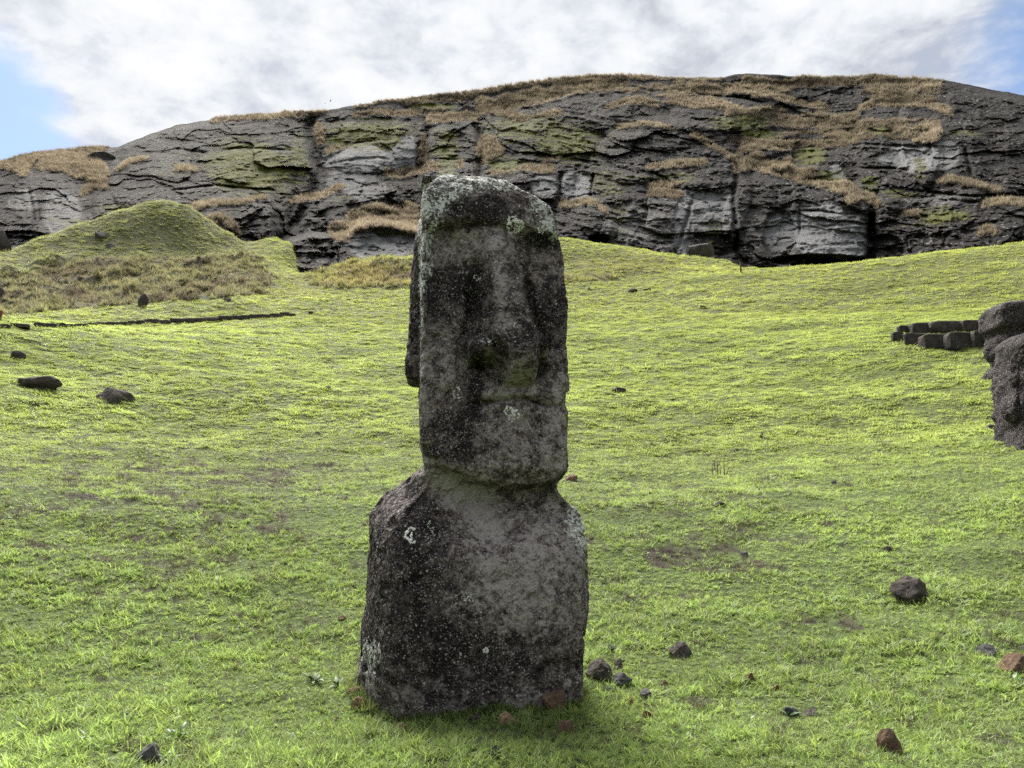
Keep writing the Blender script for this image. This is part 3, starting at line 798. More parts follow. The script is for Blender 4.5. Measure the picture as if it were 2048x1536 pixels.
    f -= neck * np.interp(v, [900, 960, 985, 1010, 1050, 1085, 1130], [0.20, 0.24, 0.24, 0.22, 0.13, 0.05, 0.0]) * (0.45 + 0.55 * np.exp(-((u - 1030) / 110) ** 4))
    f -= 0.05 * ell(u, v, 1025, 1000, 75, 24) * neck
    # chest, arm edges
    body = sstep(v, 1040, 1120)
    f += body * 0.10 * np.exp(-((u - 990) / 150) ** 2)
    ua = np.interp(v, [1000, 1080, 1150, 1250, 1400], [1118, 1138, 1150, 1158, 1160])
    f -= 0.03 * body * np.exp(-((u - ua + 8) / 9) ** 2)
    f += 0.015 * body * np.exp(-((u - 785) / 8) ** 2) * sstep(v, 1120, 1180)
    f -= 0.012 * ell(u, v, 1060, 1330, 60, 12)
    # sides and back
    ns_r, ns_b, ns_l = max(10, nf // 8), max(10, nf // 8), max(14, nf // 4)
    Y0l, Y0r = (yf - rl), (yf - rr)
    sr = np.linspace(0, 1, ns_r + 1)[1:]; sb = np.linspace(0, 1, ns_b + 1)[1:]; sl = np.linspace(0, 1, ns_l + 1)[1:-1]
    bul = lambda q: 4 * q * (1 - q)
    Xr = xr[:, None] + (xbr - xr)[:, None] * sr + 0.05 * bul(sr); Yr = Y0r[:, None] + (yb - Y0r)[:, None] * sr
    Xb = xbr[:, None] + (xb - xbr)[:, None] * sb; Yb = yb[:, None] - 0.10 * bul(sb) * np.ones_like(Xb)
    Xs = xb[:, None] + (xl - xb)[:, None] * sl; Ys = yb[:, None] + (Y0l - yb)[:, None] * sl
    # long flat ear on the left side
    vv_ = np.broadcast_to((vr + (1041 - vr) * 0.065)[:, None], Xs.shape); q = 1 - np.broadcast_to(sl[None, :], Xs.shape)
    eh = pchip([350, 440, 480, 560, 660, 715, 740, 758, 768, 776, 1500], [0, 0.0, 0.03, 0.06, 0.10, 0.125, 0.15, 0.145, 0.12, 0.0, 0.0], vv_)
    ear = eh * sstep(q, 0.22, 0.36) * sstep(0.92 - q, 0, 0.12)
    Xs = Xs - ear - 0.03 * (sstep(vv_, 940, 980)) * bul(q)
    earmask = (ear > 0.012)
    PX = np.concatenate([X, Xr, Xb, Xs], 1); PY = np.concatenate([Y + f * inner, Yr, Yb, Ys], 1)
    PZ = np.broadcast_to(z[:, None], PX.shape).copy()
    # underside of the jaw and the shoulders keep their own slope; weathering over everything
    L = np.stack([PX, PY, PZ], -1)
    nr, nc = PX.shape
    G = grid_faces(nr, nc, True)
    du = np.roll(L, -1, 1) - np.roll(L, 1, 1); dv = np.gradient(L, axis=0)
    Nn = np.cross(dv, du); Nn /= np.linalg.norm(Nn, axis=-1, keepdims=True) + 1e-9
    cen = L.mean(1, keepdims=True)
    if ((L - cen) * Nn)[nr // 2].sum() < 0:
        Nn = -Nn
    wth = fbm(L * 2.2 + seed, 3, 11) * 0.030 + fbm(L * 9 + seed, 4, 12, 0.6) * 0.020 + fbm(L * 38 + seed, 2, 13) * 0.006
    chip = -0.035 * sstep(fbm(L * 5.5 + seed + 9, 3, 14), 0.22, 0.5)
    L = L + Nn * (wth + chip)[..., None]
    W = P0 + L[..., 0:1] * EXD + L[..., 1:2] * FWD + np.stack([0 * PX, 0 * PX, L[..., 2]], -1)
    u, v = project(W)
    # stone tone by place on the statue: paler patches, darker hollows and nose sides
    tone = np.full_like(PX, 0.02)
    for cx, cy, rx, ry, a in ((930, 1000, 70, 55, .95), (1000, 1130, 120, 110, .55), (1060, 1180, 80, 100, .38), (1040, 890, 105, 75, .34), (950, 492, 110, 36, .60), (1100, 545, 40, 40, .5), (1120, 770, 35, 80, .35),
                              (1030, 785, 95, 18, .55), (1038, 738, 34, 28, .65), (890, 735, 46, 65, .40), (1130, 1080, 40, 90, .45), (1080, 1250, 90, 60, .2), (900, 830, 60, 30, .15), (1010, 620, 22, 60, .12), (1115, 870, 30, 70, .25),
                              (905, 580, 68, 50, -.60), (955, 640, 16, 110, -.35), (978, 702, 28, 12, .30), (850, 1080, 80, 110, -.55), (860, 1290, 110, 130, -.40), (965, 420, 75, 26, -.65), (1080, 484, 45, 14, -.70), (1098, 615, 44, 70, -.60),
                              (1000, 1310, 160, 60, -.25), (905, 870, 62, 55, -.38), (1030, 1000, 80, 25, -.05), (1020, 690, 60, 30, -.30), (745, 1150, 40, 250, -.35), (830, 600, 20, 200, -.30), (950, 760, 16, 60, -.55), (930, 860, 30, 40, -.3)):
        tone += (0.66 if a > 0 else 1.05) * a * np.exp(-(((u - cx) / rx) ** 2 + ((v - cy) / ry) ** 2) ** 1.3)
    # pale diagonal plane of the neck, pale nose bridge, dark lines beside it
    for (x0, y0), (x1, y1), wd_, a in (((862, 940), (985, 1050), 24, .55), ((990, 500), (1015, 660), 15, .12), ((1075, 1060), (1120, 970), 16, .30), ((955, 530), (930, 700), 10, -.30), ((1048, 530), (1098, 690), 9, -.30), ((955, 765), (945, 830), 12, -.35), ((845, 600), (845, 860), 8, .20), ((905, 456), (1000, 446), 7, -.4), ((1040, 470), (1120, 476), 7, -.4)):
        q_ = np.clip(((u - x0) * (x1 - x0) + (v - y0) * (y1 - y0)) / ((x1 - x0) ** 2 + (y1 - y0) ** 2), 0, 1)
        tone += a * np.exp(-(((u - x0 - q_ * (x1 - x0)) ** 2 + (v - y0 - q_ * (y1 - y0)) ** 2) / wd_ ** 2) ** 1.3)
    lich = np.full_like(PX, -0.42)
    for cx, cy, rx, ry, a in ((880, 385, 60, 40, 1.15), (860, 440, 30, 60, 1.1), (850, 520, 14, 90, 1.25), (960, 362, 120, 18, 1.0), (1000, 378, 80, 18, .5), (1085, 410, 42, 44, 1.1), (1108, 450, 22, 50, .8), (1150, 1050, 28, 75, 1.1),
                              (740, 1315, 34, 60, 1.05), (843, 640, 8, 160, .95), (1000, 490, 60, 30, .35), (880, 525, 40, 20, .5), (1168, 1150, 14, 120, .6), (974, 683, 30, 8, .85), (1030, 652, 12, 8, .8), (920, 500, 70, 40, .28)):
        lich += a * np.exp(-(((u - cx) / rx) ** 2 + ((v - cy) / ry) ** 2) ** 1.3)
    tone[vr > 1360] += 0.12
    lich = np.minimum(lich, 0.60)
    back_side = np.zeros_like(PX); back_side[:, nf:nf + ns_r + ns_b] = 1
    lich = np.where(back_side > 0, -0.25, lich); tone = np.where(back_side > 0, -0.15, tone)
    # top cap
    top = L[0].mean(0); top[2] += 0.015
    verts = np.concatenate([L.reshape(-1, 3), top[None]], 0)
    cap = np.array([[len(verts) - 1, (j + 1) % nc, j, j] for j in range(nc)])
    # parts
    fr = G[:, 0] // nc; fc = G[:, 0] % nc
    nmf = np.zeros((nr, nc), bool); nmf[:, :nf] = nmask > 0.9
    emf = np.zeros((nr, nc), bool); emf[:, nf + ns_r + ns_b:] = earmask
    vjr = np.full(nc, 940.0)
    vjr[:nf] = vj[len(vj) // 2][:nf] + 8
    is_head = vr[fr] < vjr[fc]
    is_nose = nmf[fr, fc]; is_ear = emf[fr, fc]
    part = np.where(is_nose, 1, np.where(is_ear, 2, np.where(is_head, 0, 3)))
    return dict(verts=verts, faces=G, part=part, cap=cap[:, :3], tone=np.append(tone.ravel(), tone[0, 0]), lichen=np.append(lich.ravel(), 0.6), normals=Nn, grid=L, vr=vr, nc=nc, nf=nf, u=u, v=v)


def vertex_normals(verts, quads):
    a = verts[quads]
    n = np.cross(a[:, 2] - a[:, 0], a[:, 3] - a[:, 1])
    out = np.zeros_like(verts)
    for k in range(4):
        np.add.at(out, quads[:, k], n)
    return out / (np.linalg.norm(out, axis=1, keepdims=True) + 1e-12)


def place_moai(B, name, label, group, loc, rot, scale, parts_wanted, tilt=0.0):
    root = bpy.data.objects.new(name, None); COL.objects.link(root)
    root.location = loc; root.rotation_euler = (tilt, 0, rot); root.scale = (scale,) * 3
    tag(root, label, 'statue', group)
    # local frame: x right, y away from the face, z up
    V3 = np.stack([B['verts'][:, 0], -B['verts'][:, 1], B['verts'][:, 2]], -1)
    quads = B['faces']
    VN = vertex_normals(V3, quads)
    a = V3[quads[len(quads) // 2]].mean(0) - V3.mean(0)
    if (VN[quads[len(quads) // 2][0]] * a)[:2].sum() < 0:
        VN = -VN; quads = quads[:, ::-1]; cap = B['cap'][:, ::-1]
    else:
        cap = B['cap']
    head = None
    for pid, nm in ((0, 'head'), (3, 'torso'), (1, 'nose'), (2, 'ear')):
        fq = quads[B['part'] == pid]
        if nm not in parts_wanted or not len(fq):
            continue
        if pid == 0:
            fq = np.concatenate([fq, np.concatenate([cap, cap[:, 2:3]], 1)], 0) if False else fq
        idx, inv = np.unique(fq, return_inverse=True)
        me = np_mesh(nm, V3[idx], inv.reshape(-1, 4), MOAI)
        if pid == 0:
            pass
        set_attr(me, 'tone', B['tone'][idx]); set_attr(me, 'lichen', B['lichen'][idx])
        me.normals_split_custom_set_from_vertices(VN[idx].tolist())
        o = link(nm, me, head if pid in (1, 2) else root)
        if pid == 0:
            head = o
    # crown of the head
    idx = np.unique(cap); remap = {int(q): i for i, q in enumerate(idx)}
    cm = np_mesh('crown', V3[idx], np.vectorize(remap.get)(cap), MOAI)
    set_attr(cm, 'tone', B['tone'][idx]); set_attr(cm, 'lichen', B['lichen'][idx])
    link('crown', cm, head)
    return root, head


BIG = build_moai(640, 300)
big, big_head = place_moai(BIG, 'moai_statue', 'tall dark stone head and torso speckled with white lichen, standing alone in front', None, tuple(P0), ALPHA, 1.0, ('head', 'torso', 'nose', 'ear'))


def statue_point(u, v):
    g = BIG['nf']
    d2 = (BIG['u'][:, :g] - u) ** 2 + (BIG['v'][:, :g] - v) ** 2
    i, j = np.unravel_index(np.argmin(d2), d2.shape)
    p = BIG['grid'][i, j]; n = BIG['normals'][i, j]
    return Vector((p[0], -p[1], p[2])), Vector((n[0], -n[1], n[2])).normalized()


def rosette(u, v, r_px, a0, a1, thick, seed):
    """a raised ring of crusty lichen grown on the stone"""
    rg = random.Random(seed)
    bm = bmesh.new()
    m = int(14 + r_px * 5 * abs(a1 - a0) / 6.3)
    for i in range(m):
        a = a0 + (a1 - a0) * rg.random()
        rr = r_px * (1 + 0.12 * math.sin(5 * a + seed) + rg.gauss(0, .07))
        if rg.random() < 0.12:
            rr = r_px * rg.uniform(.2, .8)
        p, nn = statue_point(u + rr * math.cos(a), v + rr * math.sin(a))
        ta = nn.orthogonal().normalized(); tb = nn.cross(ta)
        rad = thick * rg.uniform(0.6, 1.7); ph = rg.random() * 6
        rim = [bm.verts.new(p + (ta * math.cos(q + ph) + tb * math.sin(q + ph)) * rad * rg.uniform(.7, 1.2) - nn * 0.006) for q in [k * 1.0472 for k in range(6)]]
        top = bm.verts.new(p + nn * rg.uniform(0.006, 0.014))
        for k in range(6):
            bm.faces.new((rim[k], rim[(k + 1) % 6], top))
    me = bpy.data.meshes.new('lichen_rosette'); bm.to_mesh(me); bm.free()
    me.materials.append(LICHEN)
    return me


for i, (u, v, r, a0, a1, th) in enumerate([(1026, 442, 9, 2.2, 6.6, .012), (1038, 450, 9, 3.6, 8.2, .010), (1027, 455, 12, 0, 6.28, .010), (1034, 458, 6, 0, 6.28, .009), (1018, 822, 8, 2.0, 6.8, .009), (1029, 829, 9, 4.6, 8.2, .010), (1024, 836, 6, 0, 5.5, .008), (1082, 460, 6, 0, 5, .008), (868, 455, 6, 1, 6, .008),
                                            (917, 787, 10, 1.2, 5.2, .0075), (862, 1050, 7, 0.5, 4.5, .006), (955, 553, 7, 0, 4, .007)]):
    tag(link('lichen_rosette', rosette(u, v, r, a0, a1, th, i + 1), big_head), kind='stuff')
torso = [c for c in big.children if c.name.startswith('torso')][0]
for i, (u, v, r, a0, a1, th) in enumerate([(826, 1070, 14, 1.2, 5.0, .012), (856, 1072, 12, -1.2, 1.6, .006), (972, 1301, 4, 0, 6.3, .009), (938, 1202, 8, 3.0, 6.4, .007), (795, 1018, 3, 0, 6.3, .010)]):
    tag(link('lichen_rosette', rosette(u, v, r, a0, a1, th, i + 31), torso), kind='stuff')

# ------------------------------------------------------------------ stones, and other statues on the slope
def lathe_rock(name, label, cat, u, v, w_px, h_px, mat, seed, depth=0.8, sink=0.25, cuts=13, sub=4, stretch=None, group=None, parent=None, d_force=None, boxy=0.0, rough=0.10, tilt=0.0, keep=False):
    """one stone: a ball cut by planes and roughened, bedded into the ground below pixel (u, v)"""
    g, d = hit_ground(u, v)
    if d_force:
        d = d_force; g = ray_at(u, v, d)
    dep_ = (g[1] * math.cos(PITCH) + (g[2] - EYE[2]) * math.sin(PITCH)) / F
    wdt, hgt_ = w_px * dep_ / 2, h_px * dep_
    rg = rnd(seed)
    bm = bmesh.new()
    bmesh.ops.create_icosphere(bm, subdivisions=sub, radius=1.0)
    P = np.array([q.co[:] for q in bm.verts])
    if boxy:
        P = np.sign(P) * np.abs(P) ** boxy
    for _ in range(cuts):
        n = rg.normal(size=3); n /= np.linalg.norm(n)
        off = rg.uniform(0.45, 0.85) * (1.5 if boxy else 1)
        P -= np.clip(P @ n - off, 0, None)[:, None] * n * 0.9
    N = P / np.linalg.norm(P, axis=1, keepdims=True)
    P = P + N * (fbm(P * 1.6 + seed, 3, seed) * rough * 1.3 + fbm(P * 6 + seed, 3, seed + 1) * rough * 0.5)[:, None]
    P /= np.array([np.abs(P[:, 0]).max(), np.abs(P[:, 1]).max(), P[:, 2].max()])
    hz = hgt_ / (1 - sink) / 1.0
    P = P * np.array([wdt, wdt * depth, hz / 2])
    P[:, 2] = np.maximum(P[:, 2], -hz * 0.5) + hz * (0.5 - sink)
    if tilt:
        c, s_ = math.cos(tilt), math.sin(tilt)
        P[:, 0], P[:, 2] = P[:, 0] * c - P[:, 2] * s_, P[:, 0] * s_ + P[:, 2] * c
    for q, p in zip(bm.verts, P):
        q.co = p
    me = bpy.data.meshes.new(name); bm.to_mesh(me); bm.free()
    me.polygons.foreach_set('use_smooth', np.zeros(len(me.polygons), bool))
    me.materials.append(mat)
    o = link(name, me, parent)
    loc = Vector(g) + Vector((0, wdt * depth * 0.5, 0))
    o.location = loc - parent.location if parent else loc
    if label:
        tag(o, label, cat, group)
    return o


# the two heads at the right edge, each a rounded block following its own outline
def loft_part(name, prof, depth, parent, seed, org, k, lich_top, y_off=0.0):
    """prof: rows of (v, left u, right u) of the outline; org: pixel of the base; k: metres per pixel there"""
    vs = np.array([p[0] for p in prof], float)
    vr = np.linspace(vs[0], vs[-1], 120)
    l = pchip(vs, [p[1] for p in prof], vr); r = pchip(vs, [p[2] for p in prof], vr)
    th = np.linspace(0, 2 * math.pi, 96, endpoint=False)
    c, s_ = np.cos(th), np.sin(th)
    ex = np.sign(c) * np.abs(c) ** 0.5; ey = np.sign(s_) * np.abs(s_) ** 0.5
    X = ((l + r) / 2 - org[0])[:, None] * k + ((r - l) / 2)[:, None] * k * ex
    Y = np.ones_like(X) * ey * depth * np.clip((r - l)[:, None] / (prof[len(prof) // 2][2] - prof[len(prof) // 2][1]), 0.3, 1.1)
    Z = (org[1] - vr)[:, None] * k + 0 * X
    X = X + 0.11 * Z          # both heads lean outwards a little
    L = np.stack([X, Y + depth + y_off, Z], -1)
    nn = np.stack([ex + 0 * X, ey + 0 * X, 0 * X], -1)
    L = L + nn * (fbm(L * 1.1, 3, seed) * 0.10 + fbm(L * 4, 4, seed + 1, 0.6) * 0.08)[..., None]
    nr, nc = X.shape
    vv2 = np.concatenate([L.reshape(-1, 3), L[0].mean(0)[None], L[-1].mean(0)[None]], 0)
    me = np_mesh(name, vv2, grid_faces(nr, nc, True)[:, ::-1], MOAI)
    bm = bmesh.new(); bm.from_mesh(me); bm.verts.ensure_lookup_table()
    for j in range(nc):
        bm.faces.new((bm.verts[nr * nc], bm.verts[(j + 1) % nc], bm.verts[j])).smooth = True
        a = (nr - 1) * nc
        bm.faces.new((bm.verts[nr * nc + 1], bm.verts[a + j], bm.verts[a + (j + 1) % nc])).smooth = True
    bmesh.ops.recalc_face_normals(bm, faces=bm.faces)
    bm.to_mesh(me); bm.free()
    zz = vv2[:, 2]
    set_attr(me, 'tone', -0.95 + 0.35 * fbm(vv2 * 0.8, 3, seed + 5)); set_attr(me, 'lichen', -0.42 + lich_top * sstep(zz, zz.max() * 0.86, zz.max()))
    return link(name, me, parent)


def edge_head(org, label, shift):
    g, d = hit_ground(*org)
    k = (g[1] * math.cos(PITCH) + (g[2] - EYE[2]) * math.sin(PITCH)) / F
    o = bpy.data.objects.new('moai_statue', None); COL.objects.link(o); o.location = (g[0] + shift, g[1], g[2])
    tag(o, label, 'statue')
    return o, k


fh, k = edge_head((2006, 769), 'dark stone head in profile with jutting brow, farther of the pair at the right edge', 0.84)
loft_part('head', [(588, 1994, 2034), (591, 1976, 2044), (598, 1964, 2052), (610, 1959, 2058), (632, 1959, 2062), (645, 1962, 2062), (653, 1969, 2061), (659, 1972, 2060), (668, 1967, 2060), (690, 1968, 2060), (704, 1973, 2060), (714, 1978, 2059),
                   (720, 1977, 2059), (727, 1967, 2059), (740, 1964, 2060), (754, 1966, 2060), (766, 1969, 2060), (790, 1972, 2060)], 0.85, fh, 3, (2006, 769), k, 0.75)
nh, k = edge_head((2068, 900), 'plain dark stone head with hanging ear, nearer of the pair at the right edge', 0.62)
hd = loft_part('head', [(629, 2050, 2100), (632, 2036, 2112), (638, 2022, 2122), (648, 2012, 2130), (665, 2007, 2134), (690, 2007, 2136), (740, 2006, 2138), (800, 2006, 2140), (835, 2006, 2141), (858, 2003, 2143), (875, 1997, 2146), (888, 1991, 2150), (920, 1986, 2155)], 0.85, nh, 23, (2068, 888), k, 0.55)
loft_part('ear', [(690, 2006, 2014), (700, 2003, 2016), (760, 2001, 2016), (790, 1996, 2016), (804, 1993, 2016), (816, 1996, 2016), (826, 2005, 2014)], 0.22, hd, 33, (2068, 888), k, 0.0, 0.35)
loft_part('brow', [(676, 2020, 2130), (682, 2014, 2136), (692, 2012, 2138), (699, 2016, 2136), (704, 2022, 2130)], 0.20, hd, 43, (2068, 888), k, 0.1, -0.28)

# standing stones far left: a stump, and two dark heads cut by the frame
lathe_rock('standing_stone', 'small grey upright stone stump at the foot of the brown tussock slope', 'stone', 284, 612, 21, 27, ROCK_FAR, 91, 0.6, 0.2, 5, 3, rough=0.06)
lathe_rock('standing_stone', 'dark upright stone cut by the left edge beside brown tussocks', 'stone', -5, 606, 20, 34, ROCK_FAR, 92, 0.7, 0.2, 5, 3, rough=0.06)
lathe_rock('standing_stone', 'tall dark stone under the cliff at the left edge, above the green mound', 'stone', -2, 508, 40, 54, ROCK_FAR, 93, 0.7, 0.2, 5, 3, rough=0.06, d_force=119)
mk, md = hit_ground(1, 642)
m_ = bpy.data.objects.new('marker_sign', None); COL.objects.link(m_); m_.location = mk
tag(m_, 'tiny dull red marker at the left edge above the row of kerb stones', 'sign')
bm = bmesh.new(); bmesh.ops.create_cube(bm, size=1.0)
for q in bm.verts: q.co = Vector((q.co.x * 0.24 - 0.08, q.co.y * 0.06, q.co.z * 0.36 + 0.36))
bmesh.ops.bevel(bm, geom=bm.edges[:], offset=0.015, segments=2, affect='EDGES')
me = bpy.data.meshes.new('board'); bm.to_mesh(me); bm.free(); me.materials.append(SIGNRED); link('board', me, m_)
bm = bmesh.new(); bmesh.ops.create_cone(bm, cap_ends=True, segments=10, radius1=0.035, radius2=0.03, depth=0.5)
for q in bm.verts: q.co.z += 0.0
me = bpy.data.meshes.new('post'); bm.to_mesh(me); bm.free(); me.materials.append(WOOD); link('post', me, m_)

# ------------------------------------------------------------------ rocks lying in the grass
ROCKS = [
    ('boulder', 'large black boulder dotted with white lichen on the right slope', 1838, 1200, 88, 46, ROCK_DARK, .8, .2), ('rock', 'rounded black-brown rock in grass right of the statue', 1362, 1317, 54, 31, ROCK_DARK, .8, .25),
    ('rock', 'low flat grey-brown rock near the right edge, behind the brown one', 1988, 1312, 62, 22, ROCK_GREY, .8, .3), ('rock', 'brown rock cut by the right edge of the picture', 2040, 1345, 68, 34, ROCK_BROWN, .8, .25),
    ('rock', 'mossy dark rock leaning on the right foot of the statue', 1197, 1362, 62, 42, ROCK_DARK, .8, .2), ('rock', 'grey rounded stone right of the dark rock at the statue foot', 1247, 1374, 38, 26, ROCK_GREY, .8, .2),
    ('rock', 'small flat grey slab in front of the statue foot rocks', 1217, 1382, 23, 10, ROCK_GREY, .7, .2), ('rock', 'angular blue-black stone right of the statue foot', 1292, 1400, 28, 19, ROCK_GREY, .8, .15),
    ('rock', 'reddish clod left of the angular blue-black stone', 1261, 1410, 22, 15, ROCK_RED, .8, .3), ('rock', 'reddish clod in grass below the angular blue-black stone', 1297, 1438, 24, 15, ROCK_RED, .8, .3),
    ('rock', 'big round brown pitted stone against the front of the statue base', 1112, 1430, 56, 44, ROCK_BROWN, .8, .1), ('rock', 'tan stone in front of the statue base', 1015, 1448, 36, 21, ROCK_TAN, .8, .15),
    ('rock', 'brown stone in grass in front of the big round pitted stone', 1131, 1470, 34, 26, ROCK_BROWN, .8, .2), ('rock', 'small dark pointed stone at the bottom middle', 992, 1516, 28, 22, ROCK_GREY, .8, .2),
    ('rock', 'brown cone-shaped clod at the bottom right', 1788, 1510, 48, 48, ROCK_BROWN, .8, .15), ('rock', 'rounded grey-brown stone half buried at bottom right, left of a dark flat one', 1588, 1434, 38, 19, ROCK_GREY, .8, .3),
    ('rock', 'dark flat stone half buried at bottom right beside a grey-brown one', 1626, 1432, 44, 13, ROCK_DARK, .8, .3), ('rock', 'small brown upright clod in grass right of the statue', 1503, 1367, 22, 20, ROCK_BROWN, .8, .3),
    ('rock', 'low pinkish brown clod in grass right of the small upright one', 1552, 1382, 25, 12, ROCK_RED, .8, .4), ('rock', 'dark blue-grey smooth stone at the bottom left among weeds', 297, 1524, 58, 34, ROCK_GREY, .8, .2),
    ('rock', 'pale brown-grey wedge stone at the left foot of the statue', 713, 1418, 30, 24, ROCK_TAN, .8, .2), ('rock', 'brown clod behind the pale wedge stone left of the statue', 712, 1394, 36, 18, ROCK_BROWN, .8, .3),
    ('rock', 'dark flat stone at the left front corner of the statue', 776, 1434, 34, 17, ROCK_DARK, .8, .3), ('rock', 'dark stone half hidden in grass at the statue front', 838, 1440, 36, 13, ROCK_DARK, .8, .3),
    ('rock', 'brown-black clod in grass in front of the statue left corner', 801, 1464, 24, 15, ROCK_BROWN, .8, .3), ('rock', 'small brown clod in grass left of the statue', 672, 1448, 22, 13, ROCK_BROWN, .8, .4),
    ('rock', 'tiny brown clod in grass far left of the statue foot', 551, 1464, 16, 11, ROCK_BROWN, .8, .3), ('rock', 'dark brown clump on the grass left of the statue torso', 685, 1240, 24, 9, ROCK_BROWN, .8, .3),
    ('boulder', 'wide dark hump-backed boulder on the left slope', 222, 803, 112, 32, ROCK_DARK, .6, .3), ('boulder', 'long low dark boulder on the left slope', 68, 776, 96, 26, ROCK_DARK, .5, .3),
    ('boulder', 'small dark boulder high on the left slope', 32, 718, 36, 18, ROCK_DARK, .6, .25), ('rock', 'flat dark stone on the slope right of the statue face', 1236, 784, 34, 11, ROCK_FAR, .7, .3),
    ('rock', 'little dark upright stone on the right slope', 1524, 876, 8, 10, ROCK_FAR, .8, .2), ('rock', 'dark low stone below the dry stalks', 1438, 1013, 32, 11, ROCK_DARK, .8, .3),
    ('rock', 'small pale grey stone on the slope right of the statue torso', 1488, 1114, 18, 12, ROCK_GREY, .8, .2), ('rock', 'dark stone in a dry patch on the upper right slope', 1780, 1104, 24, 11, ROCK_DARK, .8, .3),
    ('rock', 'brownish low stone right of the little upright stone', 1655, 883, 20, 7, ROCK_BROWN, .8, .3), ('rock', 'dark brown stone just right of the statue neck', 1141, 962, 30, 14, ROCK_BROWN, .8, .3),
    ('rock', 'small grey stone in grass right of the statue foot, behind the others', 1224, 1303, 20, 13, ROCK_GREY, .8, .3), ('rock', 'small brown clod right of the rounded grey stone', 1330, 1372, 18, 11, ROCK_BROWN, .8, .3),
    ('rock', 'dark stone between tan stone and statue front', 955, 1442, 30, 12, ROCK_DARK, .8, .3), ('rock', 'small black stone behind the rocks at the statue right foot', 1240, 1334, 22, 16, ROCK_DARK, .8, .3),
    ('rock', 'dark grey pebble on the slope right of the dry stalks', 1671, 968, 13, 9, ROCK_GREY, .8, .3), ('rock', 'black stone low beside the nearer stone head', 1983, 862, 26, 14, ROCK_FAR, .8, .25),
    ('rock', 'dark stone on the worn path edge right of the statue eyes', 1268, 585, 24, 9, ROCK_FAR, .7, .25), ('rock', 'smaller dark stone on the worn path edge', 1296, 582, 16, 6, ROCK_FAR, .7, .25),
    ('rock', 'tiny dark stone on the green path left of the larger pair', 1177, 580, 7, 5, ROCK_FAR, .7, .25), ('rock', 'tiny dark stone on the sunny slope below the worn path', 1406, 617, 16, 7, ROCK_FAR, .7, .3),
    ('rock', 'pebble of dark stone on the left slope beside the statue jaw', 655, 780, 14, 10, ROCK_GREY, .8, .3), ('rock', 'small dark boulder where tussock slope meets green path', 452, 603, 22, 8, ROCK_FAR, .7, .3),
    ('boulder', 'dark flat boulder showing on the green mound', 200, 474, 42, 13, ROCK_HILL, .7, .4), ('boulder', 'smaller dark boulder showing low on the green mound', 219, 495, 26, 11, ROCK_HILL, .7, .4),
]
for i, (nm, lab, u, v, wp, hp, mat, dep, sk) in enumerate(ROCKS):
    lathe_rock(nm, lab, nm, u, v, wp, hp, mat, 200 + i * 3, dep, sk + 0.1, 13, 4 if wp > 24 else 3)
# boulders lying on the hill itself
for i, (lab, u, v, wp, hp, d) in enumerate((('rounded dark boulder on the left skyline', 194, 319, 62, 20, 178), ('dark boulder on the tan slope below the left skyline', 78, 330, 34, 14, 165), ('dark boulder on the upper hill at the top of the mossy beds', 928, 221, 40, 14, 182),
                                            ('grey boulder in the quarry hollow at the cliff foot right of the statue', 1402, 508, 60, 28, 118))):
    q_ = np.argmin((UU - u) ** 2 + (VV - v) ** 2)
    lathe_rock('boulder', lab, 'boulder', u, v, wp, hp, ROCK_HILL, 500 + i, .8, .3, 7, 4, d_force=float(cl_d.ravel()[q_]) if i < 3 else d)

# ------------------------------------------------------------------ dry stone kerbs
def stone_row(name, label, stones, seed, group=None):
    g0, _ = hit_ground((stones[0][0] + stones[-1][1]) / 2, stones[0][3])
    root = bpy.data.objects.new(name, None); COL.objects.link(root); root.location = g0
    tag(root, label, 'stone wall', group)
    for i, (x0, x1, y0, y1) in enumerate(stones):
        lathe_rock('stone', None, None, (x0 + x1) / 2, y1, (x1 - x0) * 1.24, (y1 - y0) * (1.3 if seed > 620 else 1.05), ROCK_FAR, seed + i, 0.55, 0.15, 2, 3, parent=root, rough=0.09, boxy=0.34)


Z1 = lambda a: a / 2.926
stone_row('stone_kerb', 'broken line of low dark kerb stones crossing the left meadow below the tussocks',
          [(Z1(a), Z1(b), 560 + y / 2.926 - 4.5 * hh_, 560 + y / 2.926 + 4) for a, b, y, hh_ in ((-60, -5, 270, 1), (0, 45, 270, .9), (65, 150, 266, 1), (200, 250, 266, 1.3), (250, 310, 266, 1.2), (310, 372, 266, 1.2), (385, 430, 268, .7), (440, 500, 263, .5), (505, 555, 259, .5), (560, 620, 254, .5), (628, 692, 253, .5), (700, 745, 250, .5), (750, 796, 249, .6), (800, 848, 247, .8), (850, 922, 243, 1.1), (930, 985, 244, .8),
           (1000, 1068, 240, 1.1), (1070, 1128, 238, 1.1), (1130, 1200, 234, .9), (1200, 1275, 231, 1), (1275, 1350, 226, 1.1), (1350, 1410, 222, 1), (1410, 1460, 219, 1), (1460, 1510, 216, 1.1), (1510, 1570, 213, .9), (1580, 1640, 208, .9), (1640, 1695, 203, 1), (1695, 1725, 202, .5), (1805, 1835, 193, .7))], 600)
Z2 = lambda a: 1700 + a / 4.267
Y2 = lambda a: 560 + a / 4.267
stone_row('stone_wall', 'upper course of squared dark stones behind the two right-hand heads', [(Z2(a), Z2(b), Y2(c), Y2(d)) for a, b, c, d in ((430, 540, 402, 456), (548, 708, 385, 458), (715, 972, 370, 446), (978, 1125, 360, 428), (1130, 1260, 356, 420))], 640)
stone_row('stone_wall', 'lower course of rounder dark stones in front of the grass terrace at right', [(Z2(a), Z2(b), Y2(c), Y2(d)) for a, b, c, d in ((378, 476, 458, 522), (482, 650, 474, 548), (648, 862, 486, 580), (866, 1072, 470, 578), (1075, 1190, 456, 572), (1190, 1320, 456, 572))], 660)

